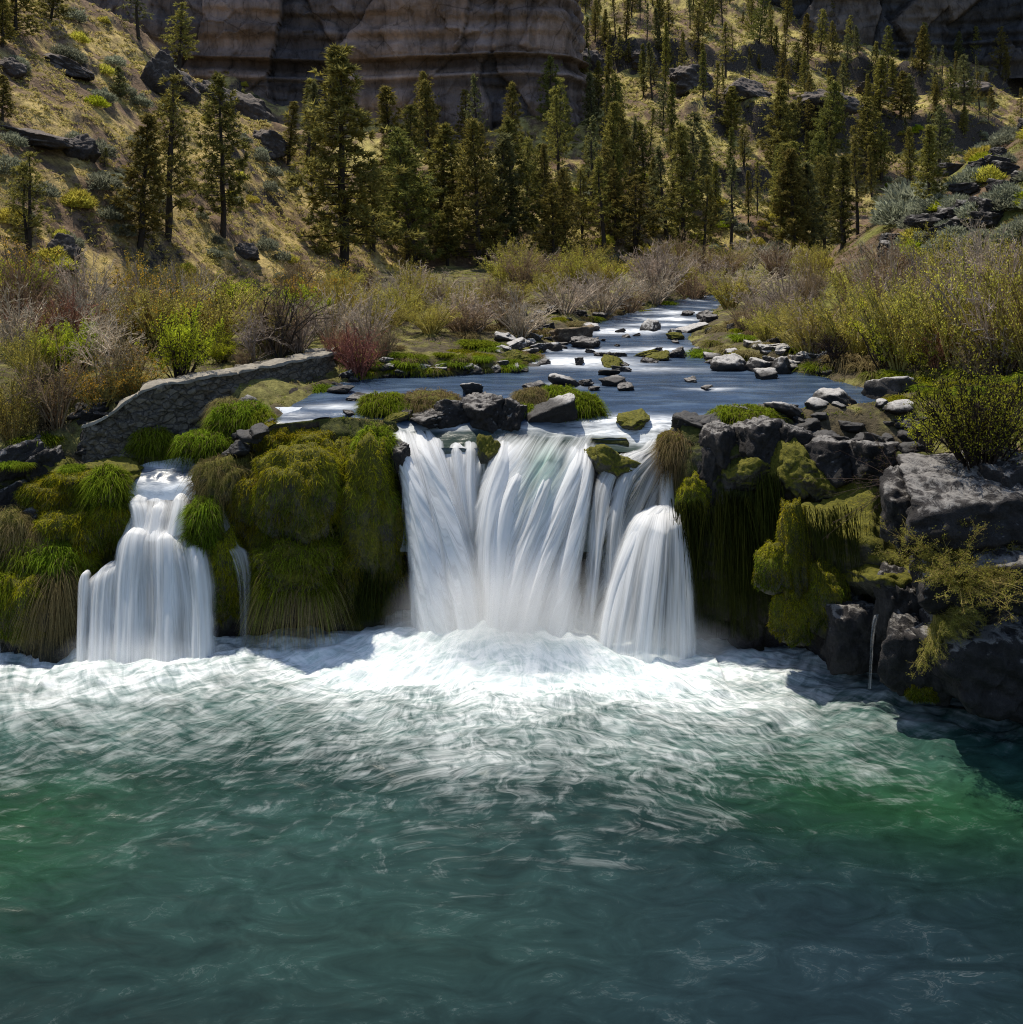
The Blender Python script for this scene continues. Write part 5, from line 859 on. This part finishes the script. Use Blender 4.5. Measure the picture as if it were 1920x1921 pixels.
# ================================================================ BUSHES
def bush_mesh(seed, ns, spread, curl, tw, lf, twc, lfc, lsize=.07, r0=.018, sub=7, clus=1.0):
    """unit bush 1 m tall and about 1 m wide -> (stems, leaves or None); sizes of twigs are for a 3 m bush"""
    r = np.random.default_rng(seed); S, Lf = Acc(), Acc(); tips = []
    for i in range(ns):
        az = r.uniform(0, 6.28); q = math.sqrt(r.random()); b = np.array([math.cos(az)*q*.12, math.sin(az)*q*.12, -.03])
        d = np.array([math.cos(az)*spread*q, math.sin(az)*spread*q, 1.0]); h = r.uniform(.6, 1.02)*(1-.25*q)
        s = np.linspace(0, 1, 7)[:, None]; out_ = np.array([math.cos(az), math.sin(az), 0])
        p = b+d*h*s+out_*curl*s**2*q*h-np.array([0, 0, 1])*curl*.5*s**2.2*q*h+np.cumsum(r.normal(0, .012, (7, 3)), 0)
        col = twc*r.uniform(.6, 1.35); S.add(*tubeL(p, r0*(1-s[:, 0]*.82)*r.uniform(.6, 1.1), 3), col); tips.append(p[3:])
        for j in range(tw):
            t = r.uniform(.25, .98); k = np.array([np.interp(t, s[:, 0], p[:, a]) for a in range(3)]); dd = nrm(p[-1]-p[0]+r.normal(size=3)*.55*np.linalg.norm(p[-1]-p[0])); l = r.uniform(.12, .36)*h*(1.1-t*.5)
            u = np.linspace(0, 1, 4)[:, None]; pp = k+dd*l*u+np.array([0, 0, .08])*l*u**2+np.cumsum(r.normal(0, .01, (4, 3)), 0)*u
            S.add(*tubeL(pp, r0*.38*(1-u[:, 0]*.75), 3), col*r.uniform(.8, 1.3)); tips.append(pp[1:])
            for _ in range(sub if tw < 12 else sub//2):
                k2 = pp[r.integers(1, 4)]; d2 = nrm(dd+r.normal(size=3)*.6); l2 = l*r.uniform(.25, .55); u2 = np.linspace(0, 1, 3)[:, None]
                p2 = k2+d2*l2*u2; S.add(*tubeL(p2, r0*.22*(1-u2[:, 0]*.7), 3), col*r.uniform(.9, 1.4)); tips.append(p2[1:])
    if lf:
        tp = np.concatenate(tips); a = tp[r.integers(0, len(tp), lf)]+r.normal(size=(lf, 3))*.022*clus
        pt = fbm(a[:, 0]*4, a[:, 1]*4, a[:, 2]*4+seed, 2)[:, None]; keep = (pt[:, 0] > -.55); a, pt = a[keep], pt[keep]
        c = lfc*(1+.5*pt)*r.uniform(.65, 1.3, (len(a), 1)); d = nrm(r.normal(size=(len(a), 3))+[0, 0, .5])
        Lf.add(*leaves(a, r.uniform(.6, 1.2, len(a))*lsize/3, c, r, d, .55))
    return S.mesh("stems", M_twig), (Lf.mesh("leaves", M_leaf) if lf else None)
RED = np.array([.34, .17, .12]); GREY = np.array([.50, .42, .33]); OLV = np.array([.38, .32, .11]); ORN = np.array([.60, .34, .05]); LIME = np.array([.42, .48, .035]); GLD = np.array([.52, .47, .08]); DKT = np.array([.065, .05, .042]); SAGE = np.array([.27, .285, .20])
BP = dict(red=[bush_mesh(s, 60, .55, .25, 6, 900, RED, RED*1.8, .05) for s in (1, 2)], grey=[bush_mesh(s, 46, .7, .3, 6, 0, GREY, GREY) for s in (3, 4, 5)], olive=[bush_mesh(s, 46, .65, .3, 6, 4200, OLV, GLD, .07) for s in (6, 7, 8)],
          lime=[bush_mesh(s, 34, .6, .3, 7, 7500, DKT*1.3, LIME, .10) for s in (9, 10)], orange=[bush_mesh(s, 30, .65, .3, 7, 2600, OLV*.8, ORN, .08) for s in (11, 12)], gold=[bush_mesh(s, 60, .75, .35, 6, 5200, OLV*1.2, GLD*1.1, .06) for s in (13, 14)],
          brown=[bush_mesh(s, 50, .6, .25, 6, 1200, np.array([.34, .25, .16]), OLV, .05) for s in (15, 16, 17)], sprig=[bush_mesh(s, 22, .7, .3, 5, 2600, DKT*1.5, np.array([.52, .50, .045]), .09, clus=.7) for s in (18, 19)])
bn = [0]
def bush(p, h, w, kind, label, group=None, name="bush"):
    bn[0] += 1; r = np.random.default_rng(4000+bn[0]); sm, lm = BP[kind][bn[0] % len(BP[kind])]
    t = thing(name, label, "bush", (p[0], p[1], p[2]-.05), group, r.uniform(0, 6.28), (w, w, h)); obj("stems", sm, t)
    if lm: obj("leaves", lm, t)
    return t
def bush_px(px, pb, pt, w, kind, label, group=None, Y=None):
    p = onground(px, pb)[0] if Y is None else P(px, pb, Y); bush(p, (pb-pt)*p[1]/F, w*p[1]/F/1.35, kind, label, group)
BU = [(25, 830, 670, 150, 'olive', "tangled olive bush at the left edge beside the wall's low end"), (110, 800, 640, 170, 'brown', "brown thicket behind the low end of the wall"), (185, 770, 660, 150, 'orange', "orange-leaved shrub behind the low end of the wall"), (255, 745, 640, 140, 'orange', "second orange-leaved shrub behind the wall"), (230, 730, 600, 120, 'brown', "bare brown stems between the orange shrubs"),
      (340, 715, 555, 160, 'lime', "brightest lime green willow behind the middle of the wall"), (420, 680, 610, 90, 'lime', "small lime willow right of the brightest one"), (110, 700, 590, 110, 'lime', "lime-tipped willow in the left thicket"), (160, 690, 580, 90, 'lime', "low lime bush right of the lime-tipped willow"), (60, 720, 580, 130, 'olive', "olive willow at the far left of the thicket"),
      (400, 650, 500, 210, 'gold', "large rounded yellow-olive willow behind the lime one"), (300, 660, 500, 150, 'gold', "yellow-olive willow left of the largest one"), (130, 660, 530, 120, 'red', "reddish-brown leafless bush on the left below the hillside"), (60, 650, 560, 110, 'red', "second reddish bush at the far left"), (220, 660, 560, 110, 'brown', "brown bush between the red bush and the willows"), (350, 640, 470, 110, 'grey', "grey leafless bush at the foot of the double-stemmed juniper"), (270, 620, 480, 100, 'grey', "grey twiggy bush below the narrow conifer"),
      (500, 660, 560, 120, 'olive', "olive bush behind the dark bare tree"), (460, 690, 640, 80, 'brown', "low brown bush along the wall top"), (560, 660, 560, 120, 'grey', "grey tangle right of the dark bare tree"), (620, 640, 530, 130, 'grey', "tall grey leafless bush below the tallest pine"), (690, 650, 540, 140, 'grey', "grey leafless bush left of the round olive bush"), (675, 705, 600, 130, 'red', "red leafless willow at the end of the stone wall"), (640, 680, 600, 90, 'red', "red twigs behind the end of the wall"), (720, 670, 600, 90, 'brown', "brown brush right of the red willow"),
      (810, 625, 540, 120, 'gold', "round olive-yellow bush in the middle of the left bank"), (860, 610, 520, 120, 'grey', "grey twiggy bush right of the round olive bush"), (770, 600, 500, 110, 'olive', "olive bush above the round one at the tree edge"), (820, 570, 505, 100, 'grey', "grey brush at the foot of the shaded conifers"), (940, 570, 530, 60, 'lime', "yellow-green bush beside the brown pointed boulder"), (900, 590, 540, 70, 'olive', "olive bush left of the yellow-green one"), (960, 600, 560, 60, 'orange', "orange-tinted low bush below the brown pointed boulder"),
      (1060, 590, 505, 130, 'grey', "large grey leafless willow at the left of the river bend"), (1130, 590, 495, 150, 'grey', "largest grey-tan willow at the river bend"), (1180, 585, 520, 100, 'brown', "brown willow right of the largest grey-tan one"), (1030, 560, 490, 70, 'olive', "pale olive bush under the grey-green conifer"), (1230, 570, 495, 130, 'grey', "grey willow beyond the far rapids"), (1300, 572, 500, 120, 'brown', "purplish brown willow beyond the far rapids"), (1370, 580, 490, 110, 'olive', "rounded olive-grey bush right of the far rapids"), (1430, 600, 510, 110, 'grey', "grey bush on the right bank below the trail"), (1480, 610, 480, 120, 'grey', "mauve-grey bush at the foot of the right slope"), (1525, 590, 470, 90, 'brown', "brown bush below the sage at the right slope"),
      (1440, 640, 560, 110, 'olive', "olive bush over the right bank slab"), (1400, 620, 560, 80, 'brown', "brown brush at the right bank of the rapids"), (1520, 665, 530, 170, 'gold', "arching olive willow over the right bank boulders"), (1600, 670, 500, 190, 'olive', "large olive willow right of the arching one"), (1690, 690, 470, 220, 'olive', "tallest olive willow in the right thicket"), (1660, 690, 550, 160, 'sprig', "yellow-green sprigged bush in front of the right thicket"), (1790, 690, 440, 240, 'olive', "tall olive half-bare willow in the right thicket"), (1870, 700, 430, 220, 'grey', "tall grey willow near the right edge"), (1940, 700, 430, 200, 'olive', "olive willow cut by the right edge"), (1740, 640, 440, 150, 'grey', "grey bare bush high in the right thicket"), (1840, 600, 420, 160, 'grey', "grey bush on the slope above the right thicket"), (1760, 690, 590, 120, 'red', "reddish brown brush low in the right thicket"), (1880, 710, 580, 140, 'sprig', "yellow sprigged bush at the right edge behind the meadow"), (1720, 700, 620, 90, 'sprig', "low yellow sprigs in the middle of the right thicket"), (1830, 710, 600, 120, 'brown', "brown bush low at the right of the thicket"), (1600, 560, 470, 120, 'olive', "olive bush on the upper side of the right thicket"), (1680, 540, 430, 120, 'brown', "brown bush under the lava rocks of the right slope"), (1570, 640, 570, 90, 'brown', "brown twigs behind the dry grass")]
for a in BU: bush_px(*a)
r = np.random.default_rng(5)
for n_, pxr, pyr, kinds, lb, grp in ((24, (0, 640), (560, 680), ['brown', 'gold', 'lime', 'orange', 'grey'], "mixed leafless bush in the dense thicket behind the stone wall", "thicket behind the wall"), (22, (560, 1010), (535, 640), ['grey', 'brown', 'olive', 'grey'], "leafless bush in the brush between the hillside and the rapids", "brush left of the rapids"),
                                    (26, (1480, 1960), (540, 680), ['gold', 'olive', 'grey', 'brown', 'grey'], "leafless or budding bush in the right thicket", "thicket on the right bank"), (34, (930, 1520), (503, 560), ['grey', 'brown', 'olive'], "grey-brown bush along the foot of the far hillside", "brush at the river bend")):
    p = onground(r.uniform(*pxr, n_), r.uniform(*pyr, n_))
    for q in p:
        if not (XL(q[1])-.4 < q[0] < XR(q[1])+.4 and q[1] < 66): bush(q, r.uniform(1.5, 3.0)*(1.35 if q[1] > 60 else 1), r.uniform(1.7, 2.8)*(1.3 if q[1] > 60 else 1), kinds[r.integers(len(kinds))], lb, grp)
# dark bare tree behind the wall
def bare_tree(p, h, label, seed, col, spread=.8):
    r = np.random.default_rng(seed); A = Acc()
    def rec(b, d, l, rad, lev):
        n = 6; s = np.linspace(0, 1, n)[:, None]; q = b+d*l*s+np.cumsum(r.normal(0, .03*l, (n, 3)), 0)*s; A.add(*tubeL(q, rad*(1-s[:, 0]*.55), 5 if lev < 2 else 3), col*r.uniform(.8, 1.2))
        if lev >= 4: return
        for _ in range((5, 4, 4, 3)[lev]):
            t = r.uniform(.35, 1); k = np.array([np.interp(t, s[:, 0], q[:, a]) for a in range(3)]); dd = nrm(d+r.normal(size=3)*spread+[0, 0, .15]); rec(k, dd, l*r.uniform(.45, .72), rad*.5, lev+1)
    for _ in range(3): rec(np.asarray(p)-[0, 0, .1], nrm(np.array([r.normal(0, .3), r.normal(0, .2), 1])), h*.45, .055, 0)
    tag(obj("bare_tree", A.mesh("bare_tree", M_twig)), label, "tree")
bare_tree(onground(525, 680)[0], 4.2, "dark leafless tree behind the middle of the stone wall", 3, DKT)
bare_tree(onground(480, 690)[0], 2.6, "pale leafless sapling left of the dark bare tree", 5, GREY)
bare_tree(onground(205, 715)[0], 3.0, "pale crooked dead stems rising from the orange shrubs", 8, GREY*1.4)
bare_tree(onground(1570, 690)[0], 1.8, "small dark forked sapling in front of the dry grass on the right bank", 9, DKT)
# shrub on the right rock, and the hanging shrub
sm, lm = bush_mesh(40, 80, .6, .2, 9, 6000, DKT*.8, np.array([.36, .36, .035]), .07, .012)
p = P(1840, 885, 21.3); t = thing("shrub", "bare dark-stemmed shrub with small yellow-green leaves on the large right rocks", "shrub", tuple(p)); t.scale = (2.4, 1.8, 2.7); obj("stems", sm, t); obj("leaves", lm, t)
sm, lm = bush_mesh(41, 34, 2.4, .2, 7, 500, DKT*1.3, np.array([.20, .19, .02]), .05, .010)
p = P(1690, 900, 21.8); t = thing("shrub", "sprawl of bare twigs reaching left over the mossy wall of the right cliff", "shrub", tuple(p)); t.scale = (1.5, 1.0, .55); t.rotation_euler = (.5, -.5, 0); obj("stems", sm, t); obj("leaves", lm, t)
sm, lm = bush_mesh(42, 110, 1.5, .55, 11, 20000, OLV*1.1, np.array([.26, .245, .05]), .085, .010)
p = P(1790, 1080, 19.8); t = thing("shrub", "dense olive shrub hanging over the dark rocks at the lower right", "shrub", tuple(p)); t.scale = (1.5, 1.1, 1.35); t.rotation_euler = (.45, 0, .3); obj("stems", sm, t); obj("leaves", lm, t)
p = P(1760, 1150, 19.8); t = thing("shrub", "trailing grey-olive twigs drooping toward the pool below the hanging shrub", "shrub", tuple(p)); t.scale = (1.0, .8, .9); t.rotation_euler = (2.2, .2, .9); obj("stems", sm, t); obj("leaves", lm, t)
p = P(1740, 850, 23.5); t = thing("shrub", "leafy yellow-green shrub among the rocks left of the dark-stemmed one", "shrub", tuple(p)); t.scale = (1.3, 1.2, 1.5); obj("stems", BP['sprig'][0][0], t); obj("leaves", BP['sprig'][0][1], t)
p = P(1900, 860, 21.8); t = thing("shrub", "yellow-green shrub at the right picture edge behind the dark stems", "shrub", tuple(p)); t.scale = (1.6, 1.4, 1.7); obj("stems", BP['sprig'][1][0], t); obj("leaves", BP['sprig'][1][1], t)
# ================================================================ SAGEBRUSH, BUNCHGRASS
def sage_mesh(seed, c):
    r = np.random.default_rng(seed); n = 1500; d = nrm(r.normal(size=(n, 3))); d[:, 2] = np.abs(d[:, 2]); k = (1+.3*fbm(d[:, 0]*2+seed, d[:, 1]*2, d[:, 2]*2, 2))*r.random(n)**.25
    p = d*k[:, None]*np.array([.5, .5, .55]); return mesh("sagebrush", *(lambda a: (a[0], a[1]))(l := leaves(p, r.uniform(.08, .16, n), c*r.uniform(.6, 1.3, (n, 1)), r, nrm(d+r.normal(size=(n, 3))*.5+[0, 0, .5]), .35)), M_leaf, l[2], smooth=False)
SG = [sage_mesh(1, SAGE), sage_mesh(2, SAGE*.8), sage_mesh(3, GLD*.9), sage_mesh(4, LIME*.9)]
def sage(p, s, i, label, group=None): tag(obj("sagebrush", SG[i], None, (p[0], p[1], p[2]-.05), (0, 0, float(p[0]*7 % 6)), (s*1.2, s*1.2, s)), label, "bush", group)
r = np.random.default_rng(15)
for n_, pxr, pyr, lb, grp, sr_, ch in ((75, (0, 560), (30, 560), "grey-green sagebrush dotted over the left hillside", "sagebrush on the left hillside", (.6, 1.5), [0, 1, 1, 0, 2]), (70, (1660, 1960), (250, 480), "green and grey brush dotted over the grassy slope at the right edge", "brush on the right slope", (.7, 1.4), [0, 0, 2, 1, 3]), (60, (1050, 1600), (330, 520), "low green brush at the foot of the far hillside", "low brush on the far slope", (.9, 1.9), [2, 3, 2, 0, 2])):
    pp = onground(r.uniform(*pxr, n_), r.uniform(*pyr, n_))
    for q in pp:
        if 26 < q[1] < 200 and q[2] > 1.2: sage(q, r.uniform(*sr_), ch[r.integers(len(ch))], lb, grp)
sage(onground(180, 200)[0], 1.2, 3, "single bright green bush halfway up the left hillside"); sage(onground(1715, 400)[0], 3.0, 0, "large pale sage bush at the corner of the right slope"); sage(onground(1690, 420)[0], 2.2, 0, "second pale sage bush below the large one on the right slope")
def tufts(name, label, px0, px1, py0, py1, n, size, c0, c1, seed, kmask, nb=14, dens=.0, wd=.05):
    r = np.random.default_rng(seed); s = r.uniform((px0-CX)/F, (px1-CX)/F, n); Y = np.exp(r.uniform(math.log(26.5), math.log(210), n)); X = s*Y
    Z, K = terrain(X, Y, True); py = HY+F*(HC-Z)/Y; q = fbm(X*.22, Y*.22, Z*.2, 3)+.25*r.normal(size=n)
    ok = np.isin(K, kmask) & (py > py0) & (py < py1) & (q > dens); X, Y, Z = X[ok], Y[ok], Z[ok]; m = len(X)
    sz = r.uniform(.5, 1.25, m)*size*np.clip(Y/60, .7, 2.2)
    B = np.repeat(np.stack([X, Y, Z-.03], -1), nb, 0)+np.stack([r.normal(0, .12, m*nb), r.normal(0, .12, m*nb), np.zeros(m*nb)], -1)*np.repeat(sz, nb)[:, None]*2
    d = r.normal(size=(m*nb, 3))*.55+[0, 0, 1]; cl = np.repeat(np.asarray(c0)+(np.asarray(c1)-np.asarray(c0))*r.random((m, 1)), nb, 0)*r.uniform(.7, 1.25, (m*nb, 1))
    v, f, c = blades(B, d, np.repeat(sz, nb)*r.uniform(.6, 1.1, m*nb), np.repeat(sz, nb)*wd*2, .7, cl*.5, cl, 2, r)
    tag(obj(name, mesh(name, v, f, M_grass, c, smooth=False)), label, "grass", kind='stuff')
tufts("bunchgrass", "golden bunchgrass covering the left hillside", -350, 800, -200, 640, 36000, .50, np.array([.50, .38, .15]), np.array([.52, .44, .15]), 1, (1,), 14, -.25, .07)
tufts("bunchgrass", "olive bunchgrass covering the far hillside", 980, 2000, -60, 520, 60000, .40, np.array([.46, .38, .13]), np.array([.34, .32, .10]), 2, (3,), 9, -.15, .10)
tufts("bunchgrass", "bright spring grass on the slope at the right edge", 1500, 2500, -150, 640, 30000, .40, np.array([.26, .28, .06]), TAN*1.1, 3, (2,), 12, -.2, .06)
tufts("bank_grass", "mixed straw and green grass covering the riverbanks", -100, 2000, 480, 800, 52000, .36, TAN*1.2, GRN*1.3, 4, (0,), 10, -.1, .05)
